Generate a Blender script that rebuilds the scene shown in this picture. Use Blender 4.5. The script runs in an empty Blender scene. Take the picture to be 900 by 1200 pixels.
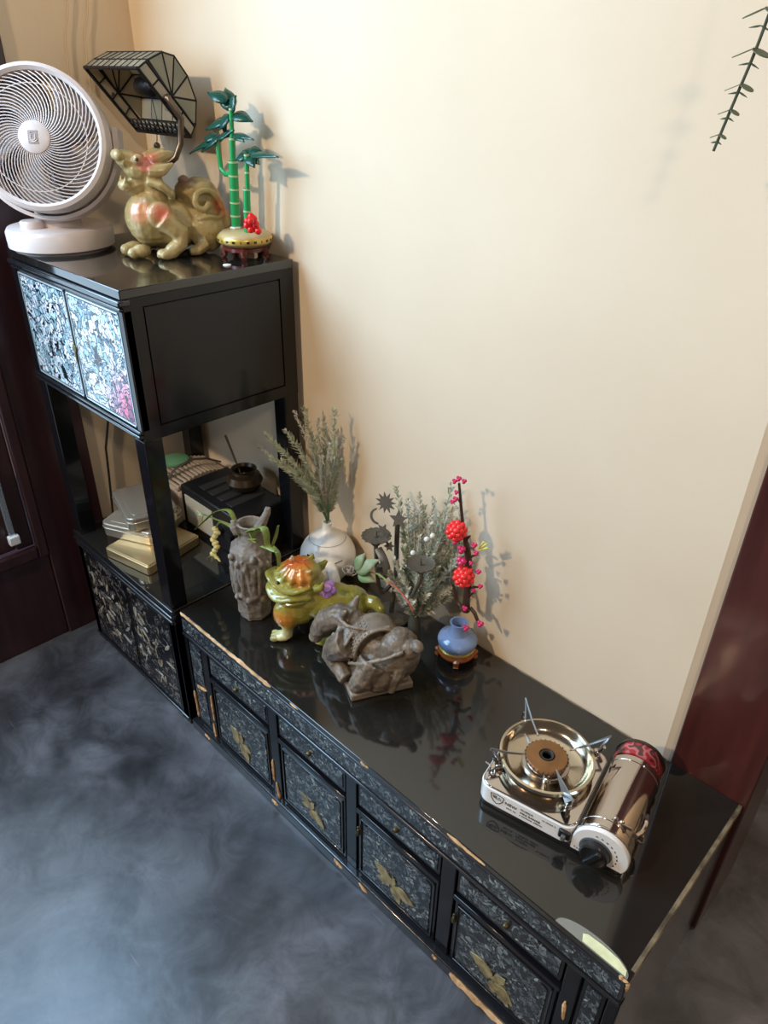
import bpy, bmesh, math, random
from mathutils import Vector, Matrix, Euler, noise
PI = math.pi
random.seed(7)
SC = bpy.context.scene
COL = SC.collection

# ------------------------------------------------------------------ camera
CAM = Vector((0.9172, -0.7511, 1.0386)); FPX = 849.5
YAW, PITCH, ROLL = [math.radians(a) for a in (43.746, 31.021, 1.2365)]
FWD = Vector((-math.sin(YAW)*math.cos(PITCH), math.cos(YAW)*math.cos(PITCH), -math.sin(PITCH)))
_r = Vector((math.cos(YAW), math.sin(YAW), 0)); _u = _r.cross(FWD)
RGT = _r*math.cos(ROLL) + _u*math.sin(ROLL); UPV = -_r*math.sin(ROLL) + _u*math.cos(ROLL)
cd = bpy.data.cameras.new('camera'); cam = bpy.data.objects.new('camera', cd); COL.objects.link(cam)
m3 = Matrix((RGT, UPV, -FWD)).transposed(); m4 = m3.to_4x4(); m4.translation = CAM; cam.matrix_world = m4
cd.sensor_fit = 'VERTICAL'; cd.sensor_height = 36; cd.sensor_width = 27; cd.lens = FPX/1200*36
cd.clip_start = 0.02; cd.clip_end = 50
SC.camera = cam

# ------------------------------------------------------------------ view, world, lights
vs = SC.view_settings; vs.view_transform = 'Standard'; vs.look = 'None'; vs.gamma = 1; vs.use_curve_mapping = False
vs.exposure = 0.0
wd = bpy.data.worlds.new('room_air'); SC.world = wd; wd.use_nodes = True
bg = wd.node_tree.nodes['Background']; bg.inputs[0].default_value = (0.62, 0.50, 0.42, 1); bg.inputs[1].default_value = 0.16

def lamp(name, kind, loc, target, energy, color, size):
    ld = bpy.data.lights.new(name, kind); ld.energy = energy; ld.color = color
    o = bpy.data.objects.new(name, ld); COL.objects.link(o); o.location = loc
    o.rotation_euler = (Vector(target)-Vector(loc)).to_track_quat('-Z', 'Y').to_euler()
    if kind == 'AREA':
        ld.shape = 'RECTANGLE'; ld.size, ld.size_y = size
    elif kind == 'SPOT':
        ld.shadow_soft_size = size; ld.spot_size = math.radians(100); ld.spot_blend = 0.9
    else: ld.shadow_soft_size = size
    return o
# warm ceiling downlights of the room (key from the front, a second one to the right)
lamp('ceiling_lamp_key', 'POINT', (0.05, -2.1, 1.95), (0.3, 0, .5), 112, (1.0, 0.79, 0.545), 0.045)
lamp('ceiling_lamp_right', 'POINT', (1.75, -1.15, 1.75), (0.6, 0, .6), 30, (1.0, 0.83, 0.66), 0.06)
lamp('passage_fill', 'POINT', (1.45, 0.85, 1.95), (1.0, 0, 0), 34, (1.0, 0.82, 0.66), 0.06)  # unseen lamp added in the passage to brighten the floor at the right
# daylight through the glazed door on the left
lamp('door_daylight', 'AREA', (-0.402, -0.92, 1.07), (0.6, -0.92, 0.80), 52, (0.42, 0.70, 1.0), (1.02, 1.38))

# ------------------------------------------------------------------ pixel helpers (900 x 1200 frame)
def ray(x, y): return FWD + RGT*((x-450)/FPX) - UPV*((y-600)/FPX)
def onz(x, y, z): v = ray(x, y); return CAM + v*((z-CAM.z)/v.z)
def ony(x, y, yy): v = ray(x, y); return CAM + v*((yy-CAM.y)/v.y)
def onx(x, y, xx): v = ray(x, y); return CAM + v*((xx-CAM.x)/v.x)

# ------------------------------------------------------------------ materials
def newmat(name):
    m = bpy.data.materials.new(name); m.use_nodes = True
    nt = m.node_tree; return m, nt, nt.nodes['Principled BSDF']
def P(name, col, rough=.5, metal=0, coat=0, spec=.5, bump=0, bscale=60, var=0, vscale=8, trans=0, ior=1.5, col2=None, alpha=1, sss=0, emit=None, estr=0):
    m, nt, b = newmat(name); N = nt.nodes; L = nt.links
    c = (col[0], col[1], col[2], 1)
    b.inputs['Base Color'].default_value = c; b.inputs['Roughness'].default_value = rough
    b.inputs['Metallic'].default_value = metal; b.inputs['Coat Weight'].default_value = coat; b.inputs['Coat Roughness'].default_value = .06
    b.inputs['Specular IOR Level'].default_value = spec; b.inputs['Transmission Weight'].default_value = trans; b.inputs['IOR'].default_value = ior
    b.inputs['Alpha'].default_value = alpha
    if sss: b.inputs['Subsurface Weight'].default_value = sss; b.inputs['Subsurface Scale'].default_value = .01
    if emit: b.inputs['Emission Color'].default_value = (*emit, 1); b.inputs['Emission Strength'].default_value = estr
    tc = N.new('ShaderNodeTexCoord')
    if var or col2:
        n = N.new('ShaderNodeTexNoise'); n.inputs['Scale'].default_value = vscale; n.inputs['Detail'].default_value = 5
        L.new(tc.outputs['Object'], n.inputs['Vector'])
        r = N.new('ShaderNodeValToRGB'); r.color_ramp.elements[0].position = .35; r.color_ramp.elements[1].position = .65
        d = col2 if col2 else tuple(x*(1-var) for x in col)
        r.color_ramp.elements[0].color = (*d, 1); r.color_ramp.elements[1].color = c
        L.new(n.outputs[0], r.inputs[0]); L.new(r.outputs[0], b.inputs['Base Color'])
    if bump:
        n = N.new('ShaderNodeTexNoise'); n.inputs['Scale'].default_value = bscale; n.inputs['Detail'].default_value = 4
        L.new(tc.outputs['Object'], n.inputs['Vector'])
        bp = N.new('ShaderNodeBump'); bp.inputs['Strength'].default_value = bump; bp.inputs['Distance'].default_value = .004
        L.new(n.outputs[0], bp.inputs['Height']); L.new(bp.outputs[0], b.inputs['Normal'])
    return m
M = {}
def pearl(name, scale, cover, stops, rough=.28, metal=.35, warp=.03, base=(.006, .007, .009), bump=.5):
    """mother-of-pearl shards set in black lacquer: cracked cells, each with its own sheen colour"""
    m, nt, b = newmat(name); N = nt.nodes; L = nt.links
    tc = N.new('ShaderNodeTexCoord')
    nz = N.new('ShaderNodeTexNoise'); nz.inputs['Scale'].default_value = 22; nz.inputs['Detail'].default_value = 3
    L.new(tc.outputs['Object'], nz.inputs['Vector'])
    mx = N.new('ShaderNodeVectorMath'); mx.operation = 'SCALE'; mx.inputs['Scale'].default_value = warp; L.new(nz.outputs['Color'], mx.inputs[0])
    ad = N.new('ShaderNodeVectorMath'); ad.operation = 'ADD'; L.new(tc.outputs['Object'], ad.inputs[0]); L.new(mx.outputs[0], ad.inputs[1])
    v = N.new('ShaderNodeTexVoronoi'); v.inputs['Scale'].default_value = scale; L.new(ad.outputs[0], v.inputs['Vector'])
    ve = N.new('ShaderNodeTexVoronoi'); ve.feature = 'DISTANCE_TO_EDGE'; ve.inputs['Scale'].default_value = scale; L.new(ad.outputs[0], ve.inputs['Vector'])
    sp = N.new('ShaderNodeSeparateColor'); L.new(v.outputs['Color'], sp.inputs[0])
    r = N.new('ShaderNodeValToRGB'); cr = r.color_ramp; cr.interpolation = 'LINEAR'
    while len(cr.elements) < len(stops): cr.elements.new(.5)
    for e, (p, c) in zip(cr.elements, stops): e.position = p; e.color = (*c, 1)
    L.new(sp.outputs[0], r.inputs[0])
    # coverage: large wandering tendrils
    w = N.new('ShaderNodeTexNoise'); w.inputs['Scale'].default_value = scale*.38; w.inputs['Detail'].default_value = 6; w.inputs['Roughness'].default_value = .65; w.inputs['Distortion'].default_value = 1.2
    L.new(tc.outputs['Object'], w.inputs['Vector'])
    cv = N.new('ShaderNodeMath'); cv.operation = 'GREATER_THAN'; cv.inputs[1].default_value = cover; L.new(w.outputs[0], cv.inputs[0])
    ed = N.new('ShaderNodeMath'); ed.operation = 'GREATER_THAN'; ed.inputs[1].default_value = .06; L.new(ve.outputs['Distance'], ed.inputs[0])
    ml = N.new('ShaderNodeMath'); ml.operation = 'MULTIPLY'; L.new(cv.outputs[0], ml.inputs[0]); L.new(ed.outputs[0], ml.inputs[1])
    mc = N.new('ShaderNodeMix'); mc.data_type = 'RGBA'; mc.inputs[6].default_value = (*base, 1); L.new(ml.outputs[0], mc.inputs[0]); L.new(r.outputs[0], mc.inputs[7])
    L.new(mc.outputs[2], b.inputs['Base Color'])
    mm = N.new('ShaderNodeMath'); mm.operation = 'MULTIPLY'; mm.inputs[1].default_value = metal; L.new(ml.outputs[0], mm.inputs[0]); L.new(mm.outputs[0], b.inputs['Metallic'])
    rr = N.new('ShaderNodeMath'); rr.operation = 'MULTIPLY_ADD'; rr.inputs[1].default_value = rough-.12; rr.inputs[2].default_value = .12; L.new(ml.outputs[0], rr.inputs[0]); L.new(rr.outputs[0], b.inputs['Roughness'])
    bp = N.new('ShaderNodeBump'); bp.inputs['Strength'].default_value = bump; bp.inputs['Distance'].default_value = .0012
    hs = N.new('ShaderNodeMath'); hs.operation = 'ADD'; L.new(ml.outputs[0], hs.inputs[0]); L.new(sp.outputs[1], hs.inputs[1])
    L.new(hs.outputs[0], bp.inputs['Height']); L.new(bp.outputs[0], b.inputs['Normal'])
    return m, nt, mc, tc, b

def wood_red(name, base=(.075, .012, .010), rough=.3):
    m, nt, b = newmat(name); N = nt.nodes; L = nt.links
    tc = N.new('ShaderNodeTexCoord'); mp = N.new('ShaderNodeMapping'); mp.inputs['Scale'].default_value = (14, 14, 1.6); L.new(tc.outputs['Object'], mp.inputs[0])
    n = N.new('ShaderNodeTexNoise'); n.inputs['Scale'].default_value = 3; n.inputs['Detail'].default_value = 7; L.new(mp.outputs[0], n.inputs['Vector'])
    r = N.new('ShaderNodeValToRGB'); r.color_ramp.elements[0].position = .3; r.color_ramp.elements[1].position = .75
    r.color_ramp.elements[0].color = (*[x*.6 for x in base], 1); r.color_ramp.elements[1].color = (*[x*1.35 for x in base], 1)
    L.new(n.outputs[0], r.inputs[0]); L.new(r.outputs[0], b.inputs['Base Color'])
    b.inputs['Roughness'].default_value = rough; b.inputs['Coat Weight'].default_value = .25; b.inputs['Coat Roughness'].default_value = .2
    bp = N.new('ShaderNodeBump'); bp.inputs['Strength'].default_value = .15; bp.inputs['Distance'].default_value = .002; L.new(n.outputs[0], bp.inputs['Height']); L.new(bp.outputs[0], b.inputs['Normal'])
    return m

M['lacquer'] = P('black_lacquer', (.0060, .0060, .0075), rough=.13, coat=.0, spec=.38, bump=.015, bscale=25)
M['lacquer_top'] = P('black_lacquer_polished', (.010, .0095, .009), rough=.075, coat=.65, spec=.55, bump=.012, bscale=14, col2=(.016, .0145, .012), vscale=5)
M['lacquer_edge'] = P('black_lacquer_edge', (.012, .013, .016), rough=.22, coat=.6, bump=.1, bscale=90)
M['bare_wood'] = P('bare_worn_wood', (.78, .50, .26), rough=.6, bump=.5, bscale=220, col2=(.42, .22, .09), vscale=60)
M['edge_brass'] = P('worn_tan_edge', (.30, .24, .15), rough=.35, metal=.3, bump=.3, bscale=150, col2=(.07, .055, .035), vscale=40)
M['pearl_low'] = pearl('pearl_inlay_low_cabinet', 170, .46, [(0, (.03, .036, .042)), (.3, (.08, .10, .115)), (.6, (.15, .18, .20)), (.88, (.25, .30, .31)), (1, (.50, .56, .54))], base=(.020, .023, .028), warp=.05)[0]
M['pearl_base'] = pearl('pearl_inlay_base_doors', 120, .53, [(0, (.04, .04, .042)), (.35, (.14, .14, .145)), (.7, (.26, .26, .26)), (.92, (.28, .19, .11)), (1, (.50, .50, .47))])[0]
# the upper doors: dense bright pearl, rosy towards one lower corner
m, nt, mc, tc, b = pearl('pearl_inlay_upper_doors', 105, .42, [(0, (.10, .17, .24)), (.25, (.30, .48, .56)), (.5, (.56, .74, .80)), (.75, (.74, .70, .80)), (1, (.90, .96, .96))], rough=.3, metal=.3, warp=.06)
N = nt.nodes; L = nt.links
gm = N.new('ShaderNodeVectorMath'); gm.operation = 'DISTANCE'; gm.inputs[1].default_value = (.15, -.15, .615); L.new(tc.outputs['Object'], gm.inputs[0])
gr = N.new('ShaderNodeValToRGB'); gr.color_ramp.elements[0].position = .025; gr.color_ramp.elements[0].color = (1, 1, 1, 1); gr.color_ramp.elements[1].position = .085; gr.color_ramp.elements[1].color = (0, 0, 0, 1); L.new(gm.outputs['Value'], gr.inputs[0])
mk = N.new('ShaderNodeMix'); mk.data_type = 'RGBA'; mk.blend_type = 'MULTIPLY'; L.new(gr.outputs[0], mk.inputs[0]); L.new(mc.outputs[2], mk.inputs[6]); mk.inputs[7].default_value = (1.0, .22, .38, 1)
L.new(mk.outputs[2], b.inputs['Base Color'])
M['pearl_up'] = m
M['red_wood'] = wood_red('dark_red_stained_wood', (.070, .017, .013), .28)
M['door_wood'] = wood_red('dark_purple_red_door_wood', (.040, .015, .020), .34)
M['gold'] = P('pale_gold_shell', (.48, .39, .19), rough=.35, metal=.25, bump=.3, bscale=150, col2=(.20, .15, .07), vscale=70)
M['brass'] = P('aged_brass', (.16, .12, .06), rough=.4, metal=.9, bump=.3, bscale=200)
M['white_plastic'] = P('white_plastic', (.66, .58, .56), rough=.32, spec=.45)
M['black_plastic'] = P('black_plastic', (.012, .012, .013), rough=.35)
M['black_rubber'] = P('black_rubber', (.01, .01, .01), rough=.6)
M['chrome'] = P('polished_steel', (.66, .60, .55), rough=.09, metal=1, bump=.02, bscale=25)
M['chrome_dull'] = P('brushed_steel', (.46, .41, .37), rough=.24, metal=1, bump=.05, bscale=50)
M['steel_grey'] = P('grey_steel', (.42, .44, .47), rough=.3, metal=.85)

def wallmat():
    m, nt, b = newmat('cream_plaster'); N = nt.nodes; L = nt.links
    tc = N.new('ShaderNodeTexCoord')
    n = N.new('ShaderNodeTexNoise'); n.inputs['Scale'].default_value = 3.0; n.inputs['Detail'].default_value = 6; L.new(tc.outputs['Object'], n.inputs['Vector'])
    r = N.new('ShaderNodeValToRGB'); r.color_ramp.elements[0].position = .3; r.color_ramp.elements[1].position = .7
    r.color_ramp.elements[0].color = (.69, .555, .40, 1); r.color_ramp.elements[1].color = (.75, .62, .46, 1)
    L.new(n.outputs[0], r.inputs[0]); L.new(r.outputs[0], b.inputs['Base Color']); b.inputs['Roughness'].default_value = .75
    b.inputs['Specular IOR Level'].default_value = .25
    n2 = N.new('ShaderNodeTexNoise'); n2.inputs['Scale'].default_value = 130; n2.inputs['Detail'].default_value = 4; L.new(tc.outputs['Object'], n2.inputs['Vector'])
    n3 = N.new('ShaderNodeTexNoise'); n3.inputs['Scale'].default_value = 9; n3.inputs['Detail'].default_value = 3; L.new(tc.outputs['Object'], n3.inputs['Vector'])
    a = N.new('ShaderNodeMath'); a.operation = 'MULTIPLY_ADD'; a.inputs[1].default_value = .25; L.new(n2.outputs[0], a.inputs[0]); L.new(n3.outputs[0], a.inputs[2])
    bp = N.new('ShaderNodeBump'); bp.inputs['Strength'].default_value = .22; bp.inputs['Distance'].default_value = .004; L.new(a.outputs[0], bp.inputs['Height']); L.new(bp.outputs[0], b.inputs['Normal'])
    return m
M['wall'] = wallmat()
def floormat():
    m, nt, b = newmat('dark_troweled_floor'); N = nt.nodes; L = nt.links
    tc = N.new('ShaderNodeTexCoord')
    n = N.new('ShaderNodeTexNoise'); n.inputs['Scale'].default_value = 3.2; n.inputs['Detail'].default_value = 8; n.inputs['Distortion'].default_value = 1.4; L.new(tc.outputs['Object'], n.inputs['Vector'])
    r = N.new('ShaderNodeValToRGB'); cr = r.color_ramp; cr.elements[0].position = .32; cr.elements[1].position = .7
    cr.elements[0].color = (.028, .027, .031, 1); cr.elements[1].color = (.140, .148, .170, 1)
    L.new(n.outputs[0], r.inputs[0])
    # trowel patches and scuffs
    q = N.new('ShaderNodeTexNoise'); q.inputs['Scale'].default_value = 13; q.inputs['Detail'].default_value = 12; q.inputs['Roughness'].default_value = .68; q.inputs['Distortion'].default_value = .9; L.new(tc.outputs['Object'], q.inputs['Vector'])
    qr = N.new('ShaderNodeValToRGB'); qr.color_ramp.elements[0].position = .36; qr.color_ramp.elements[1].position = .60; qr.color_ramp.elements[0].color = (.42, .40, .40, 1); qr.color_ramp.elements[1].color = (1.12, 1.12, 1.12, 1); L.new(q.outputs[0], qr.inputs[0])
    mp = N.new('ShaderNodeMapping'); mp.inputs['Rotation'].default_value = (0, 0, .9); mp.inputs['Scale'].default_value = (4, 70, 1); L.new(tc.outputs['Object'], mp.inputs[0])
    sc = N.new('ShaderNodeTexNoise'); sc.inputs['Scale'].default_value = 1.6; sc.inputs['Detail'].default_value = 2; L.new(mp.outputs[0], sc.inputs['Vector'])
    sr = N.new('ShaderNodeValToRGB'); sr.color_ramp.elements[0].position = .72; sr.color_ramp.elements[1].position = .76; sr.color_ramp.elements[0].color = (0, 0, 0, 1); sr.color_ramp.elements[1].color = (.05, .05, .052, 1); L.new(sc.outputs[0], sr.inputs[0])
    m1 = N.new('ShaderNodeMix'); m1.data_type = 'RGBA'; m1.blend_type = 'MULTIPLY'; m1.inputs[0].default_value = .8; L.new(r.outputs[0], m1.inputs[6]); L.new(qr.outputs[0], m1.inputs[7])
    m2 = N.new('ShaderNodeMix'); m2.data_type = 'RGBA'; m2.blend_type = 'ADD'; m2.inputs[0].default_value = 1; L.new(m1.outputs[2], m2.inputs[6]); L.new(sr.outputs[0], m2.inputs[7])
    L.new(m2.outputs[2], b.inputs['Base Color'])
    r2 = N.new('ShaderNodeValToRGB'); r2.color_ramp.elements[0].color = (.22, .22, .22, 1); r2.color_ramp.elements[1].color = (.40, .40, .40, 1); L.new(n.outputs[0], r2.inputs[0]); L.new(r2.outputs[0], b.inputs['Roughness'])
    n2 = N.new('ShaderNodeTexNoise'); n2.inputs['Scale'].default_value = 8; n2.inputs['Detail'].default_value = 5; L.new(tc.outputs['Object'], n2.inputs['Vector'])
    bp = N.new('ShaderNodeBump'); bp.inputs['Strength'].default_value = .18; bp.inputs['Distance'].default_value = .012; L.new(n2.outputs[0], bp.inputs['Height']); L.new(bp.outputs[0], b.inputs['Normal'])
    return m
M['floor'] = floormat()

# ------------------------------------------------------------------ mesh building
def rootmat(o):
    m = Matrix.Identity(4)
    while o is not None:
        m = Matrix.LocRotScale(o.location, o.rotation_euler, o.scale) @ m; o = o.parent
    return m
class MB:
    def __init__(s): s.bm = bmesh.new()
    def box(s, x0, x1, y0, y1, z0, z1):
        v = [s.bm.verts.new((x, y, z)) for x in (x0, x1) for y in (y0, y1) for z in (z0, z1)]
        for f in ((0,1,3,2),(4,6,7,5),(0,4,5,1),(2,3,7,6),(0,2,6,4),(1,5,7,3)): s.bm.faces.new([v[i] for i in f])
        return s
    def obox(s, c, half, rot):       # oriented box; rot = 3x3 or euler
        R = rot if isinstance(rot, Matrix) else Euler(rot).to_matrix()
        v = []
        for x in (-1,1):
            for y in (-1,1):
                for z in (-1,1): v.append(s.bm.verts.new(Vector(c) + R @ Vector((x*half[0], y*half[1], z*half[2]))))
        for f in ((0,1,3,2),(4,6,7,5),(0,4,5,1),(2,3,7,6),(0,2,6,4),(1,5,7,3)): s.bm.faces.new([v[i] for i in f])
        return s
    def tube(s, pts, rad, n=8, cap=True, squash=None):
        pts = [Vector(p) for p in pts]; k = len(pts)
        rads = rad if isinstance(rad, (list, tuple)) else [rad]*k
        rings = []; prev = None
        for i, p in enumerate(pts):
            t = (pts[min(i+1, k-1)] - pts[max(i-1, 0)]).normalized()
            if prev is None:
                a = Vector((0, 0, 1)) if abs(t.z) < .9 else Vector((1, 0, 0))
                nrm = t.cross(a).normalized()
            else:
                nrm = (prev - t*prev.dot(t)); nrm = nrm.normalized() if nrm.length > 1e-6 else t.orthogonal().normalized()
            prev = nrm; bn = t.cross(nrm)
            sq = squash if squash else 1
            rings.append([s.bm.verts.new(p + (nrm*math.cos(2*PI*j/n) + bn*math.sin(2*PI*j/n)*sq)*rads[i]) for j in range(n)])
        for i in range(k-1):
            for j in range(n): s.bm.faces.new((rings[i][j], rings[i][(j+1)%n], rings[i+1][(j+1)%n], rings[i+1][j]))
        if cap:
            s.bm.faces.new(rings[0][::-1]); s.bm.faces.new(rings[-1])
        return s
    def lathe(s, prof, n=32, c=(0,0,0), axis=None, closed=False):
        """prof = [(r, h)]; axis: 3x3 whose z is the lathe axis"""
        c = Vector(c); R = axis or Matrix.Identity(3); rings = []
        for r, h in prof:
            if r < 1e-6: rings.append([s.bm.verts.new(c + R @ Vector((0, 0, h)))])
            else: rings.append([s.bm.verts.new(c + R @ Vector((r*math.cos(2*PI*j/n), r*math.sin(2*PI*j/n), h))) for j in range(n)])
        seq = list(zip(rings, rings[1:])) + ([(rings[-1], rings[0])] if closed else [])
        for a, b in seq:
            for j in range(n):
                if len(a) == 1 and len(b) == 1: continue
                if len(a) == 1: s.bm.faces.new((a[0], b[j], b[(j+1)%n]))
                elif len(b) == 1: s.bm.faces.new((a[j], a[(j+1)%n], b[0]))
                else: s.bm.faces.new((a[j], a[(j+1)%n], b[(j+1)%n], b[j]))
        return s
    def ell(s, c, r, rot=(0,0,0), seg=16, rings=10):
        R = Euler(rot).to_matrix(); mm = Matrix.Translation(Vector(c)) @ R.to_4x4() @ Matrix.Diagonal((*r, 1))
        bmesh.ops.create_uvsphere(s.bm, u_segments=seg, v_segments=rings, radius=1, matrix=mm); return s
    def prism(s, poly, d0, d1, fr=None):
        """extrude 2D poly along local z from d0 to d1; fr = 4x4 frame"""
        F = fr or Matrix.Identity(4)
        a = [s.bm.verts.new(F @ Vector((x, y, d0))) for x, y in poly]; b = [s.bm.verts.new(F @ Vector((x, y, d1))) for x, y in poly]
        s.bm.faces.new(a[::-1]); s.bm.faces.new(b); n = len(poly)
        for i in range(n): s.bm.faces.new((a[i], a[(i+1)%n], b[(i+1)%n], b[i]))
        return s
    def poly(s, pts): s.bm.faces.new([s.bm.verts.new(Vector(p)) for p in pts]); return s
    def grid(s, f, nu, nv):
        v = [[s.bm.verts.new(Vector(f(i/nu, j/nv))) for j in range(nv+1)] for i in range(nu+1)]
        for i in range(nu):
            for j in range(nv): s.bm.faces.new((v[i][j], v[i+1][j], v[i+1][j+1], v[i][j+1]))
        return s
    def xf(s, mat):
        bmesh.ops.transform(s.bm, matrix=mat, verts=s.bm.verts); return s
    def build(s, name, mat, parent=None, smooth=False, bevel=0, world=False, seg=2, solid=0, sub=0, angle=40):
        bmesh.ops.recalc_face_normals(s.bm, faces=s.bm.faces)
        if world and parent is not None: bmesh.ops.transform(s.bm, matrix=rootmat(parent).inverted(), verts=s.bm.verts)
        me = bpy.data.meshes.new(name); s.bm.to_mesh(me); s.bm.free()
        o = bpy.data.objects.new(name, me); COL.objects.link(o)
        if parent is not None: o.parent = parent
        if isinstance(mat, str): mat = M[mat]
        me.materials.append(mat)
        if solid:
            md = o.modifiers.new('solid', 'SOLIDIFY'); md.thickness = solid; md.offset = 0
        if bevel:
            md = o.modifiers.new('bevel', 'BEVEL'); md.width = bevel; md.segments = seg; md.limit_method = 'ANGLE'; md.angle_limit = math.radians(35)
        if sub:
            md = o.modifiers.new('sub', 'SUBSURF'); md.levels = sub; md.render_levels = sub
        if smooth or bevel:
            for p in me.polygons: p.use_smooth = True
            if not sub:
                try: me.set_sharp_from_angle(angle=math.radians(angle))
                except Exception: pass
        return o
def share(src, name, parent, loc=(0,0,0), rot=(0,0,0), scale=(1,1,1)):
    """another piece with the same mesh data"""
    o = src.copy(); o.name = name; COL.objects.link(o); o.parent = parent; o.location = loc; o.rotation_euler = rot; o.scale = scale; return o
def tag(o, label, cat, group=None):
    o['label'] = label; o['category'] = cat
    if group: o['group'] = group
    return o
def thing(name, label, cat, loc=(0,0,0), rotz=0, group=None):
    o = bpy.data.objects.new(name, None); COL.objects.link(o); o.empty_display_size = .03
    o.location = loc; o.rotation_euler = (0, 0, rotz); return tag(o, label, cat, group)
def struct(o): o['kind'] = 'structure'; return o
def zframe(origin, zaxis, xhint=(1,0,0)):
    z = Vector(zaxis).normalized(); x = Vector(xhint); x = (x - z*x.dot(z)).normalized(); y = z.cross(x)
    m = Matrix((x, y, z)).transposed().to_4x4(); m.translation = Vector(origin); return m
def blend(blobs, name, mat, parent, voxel=.0025, smooth=4, disp=0, dscale=60, seed=0, world=False):
    """one continuous sculpted body: blobs fused by a voxel remesh, smoothed, lightly roughened"""
    mb = MB(); blobs(mb)
    if world: mb.xf(rootmat(parent).inverted())
    bmesh.ops.recalc_face_normals(mb.bm, faces=mb.bm.faces)
    me = bpy.data.meshes.new(name+'_raw'); mb.bm.to_mesh(me); mb.bm.free()
    o = bpy.data.objects.new(name+'_raw', me); COL.objects.link(o)
    md = o.modifiers.new('r', 'REMESH'); md.mode = 'VOXEL'; md.voxel_size = voxel
    ms = o.modifiers.new('s', 'SMOOTH'); ms.iterations = smooth; ms.factor = .5
    dg = bpy.context.evaluated_depsgraph_get(); dg.update()
    res = bpy.data.meshes.new_from_object(o.evaluated_get(dg)); res.name = name
    bpy.data.objects.remove(o); bpy.data.meshes.remove(me)
    if disp:
        off = Vector((seed*3.1, seed*1.7, seed))
        nn = [v.normal.copy() for v in res.vertices]
        for v, n in zip(res.vertices, nn): v.co += n*disp*noise.fractal(v.co*dscale + off, 1, 2, 3)
    for p in res.polygons: p.use_smooth = True
    q = bpy.data.objects.new(name, res); COL.objects.link(q); q.parent = parent
    res.materials.clear(); res.materials.append(M[mat] if isinstance(mat, str) else mat)
    return q
def text(s, size, name, mat, parent, mtx, ext=.0002, align='LEFT'):
    cu = bpy.data.curves.new(name, 'FONT'); cu.body = s; cu.size = size; cu.extrude = ext; cu.align_x = align; cu.resolution_u = 3
    t = bpy.data.objects.new(name+'_t', cu); COL.objects.link(t)
    dg = bpy.context.evaluated_depsgraph_get(); dg.update()
    me = bpy.data.meshes.new_from_object(t.evaluated_get(dg)); bpy.data.objects.remove(t); bpy.data.curves.remove(cu)
    me.transform(mtx); o = bpy.data.objects.new(name, me); COL.objects.link(o); o.parent = parent
    me.materials.clear(); me.materials.append(M[mat]); me.name = name; return o

def weathered(name, dark, lite, rough=.7, scale=40):
    """carved stone whose raised edges are rubbed paler"""
    m, nt, b = newmat(name); N = nt.nodes; L = nt.links; tc = N.new('ShaderNodeTexCoord'); g = N.new('ShaderNodeNewGeometry')
    n = N.new('ShaderNodeTexNoise'); n.inputs['Scale'].default_value = scale; n.inputs['Detail'].default_value = 6; L.new(tc.outputs['Object'], n.inputs['Vector'])
    a = N.new('ShaderNodeMath'); a.operation = 'MULTIPLY_ADD'; a.inputs[1].default_value = .16; L.new(n.outputs[0], a.inputs[0]); L.new(g.outputs['Pointiness'], a.inputs[2])
    r = N.new('ShaderNodeValToRGB'); r.color_ramp.elements[0].position = .53; r.color_ramp.elements[1].position = .63
    r.color_ramp.elements[0].color = (*dark, 1); r.color_ramp.elements[1].color = (*lite, 1); L.new(a.outputs[0], r.inputs[0]); L.new(r.outputs[0], b.inputs['Base Color'])
    b.inputs['Roughness'].default_value = rough
    n2 = N.new('ShaderNodeTexNoise'); n2.inputs['Scale'].default_value = 170; n2.inputs['Detail'].default_value = 4; L.new(tc.outputs['Object'], n2.inputs['Vector'])
    bp = N.new('ShaderNodeBump'); bp.inputs['Strength'].default_value = .4; bp.inputs['Distance'].default_value = .003; L.new(n2.outputs[0], bp.inputs['Height']); L.new(bp.outputs[0], b.inputs['Normal'])
    return m

# ================================================================== the room
ZF = -0.012; XW = -0.415
struct(MB().box(-1.2, 3.0, -3.2, 1.9, ZF-.05, ZF).build('floor', 'floor'))
mb = MB()
mb.prism([(XW, 0), (.728, 0), (.742, .006), (.742, .11), (XW, .11)], ZF, 2.3)
struct(mb.build('wall_back', 'wall'))
struct(MB().box(XW-.10, XW, -.222, .11, ZF, 2.3).build('wall_left', 'wall'))
struct(MB().box(-1.2, 3.0, 1.8, 1.9, ZF, 2.3).build('wall_far', 'wall'))
# dark red post where the wall ends
struct(MB().box(.7405, .842, -.003, .13, ZF, 2.3).build('trim_1', 'red_wood', bevel=.0025))
# glazed wooden door in the left wall
d = struct(MB().box(XW-.07, XW+.006, -.345, -.222, ZF, 2.3).build('door_1', 'door_wood', bevel=.003))
for n, a in (('bottom_rail', (XW-.06, XW+.001, -1.5, -.345, ZF, .205)), ('top_rail', (XW-.06, XW+.001, -1.5, -.345, 1.78, 2.3)), ('stile', (XW-.06, XW+.001, -1.62, -1.46, ZF, 2.3))):
    MB().box(*a).build(n, 'door_wood', d, bevel=.003)
mb = MB()   # stepped bead around the opening
mb.prism([(-.345, .195), (-.365, .195), (-.365, 1.79), (-.345, 1.79)], -.004, .010, zframe((XW, 0, 0), (1,0,0), (0,1,0)))
mb.build('glazing_bead', 'door_wood', d, bevel=.003)
mb = MB(); mb.prism([(-1.46, .195), (-.365, .195), (-.365, .222), (-1.46, .222)], -.004, .010, zframe((XW, 0, 0), (1,0,0), (0,1,0)))
mb.build('glazing_bead', 'door_wood', d, bevel=.004)
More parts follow.
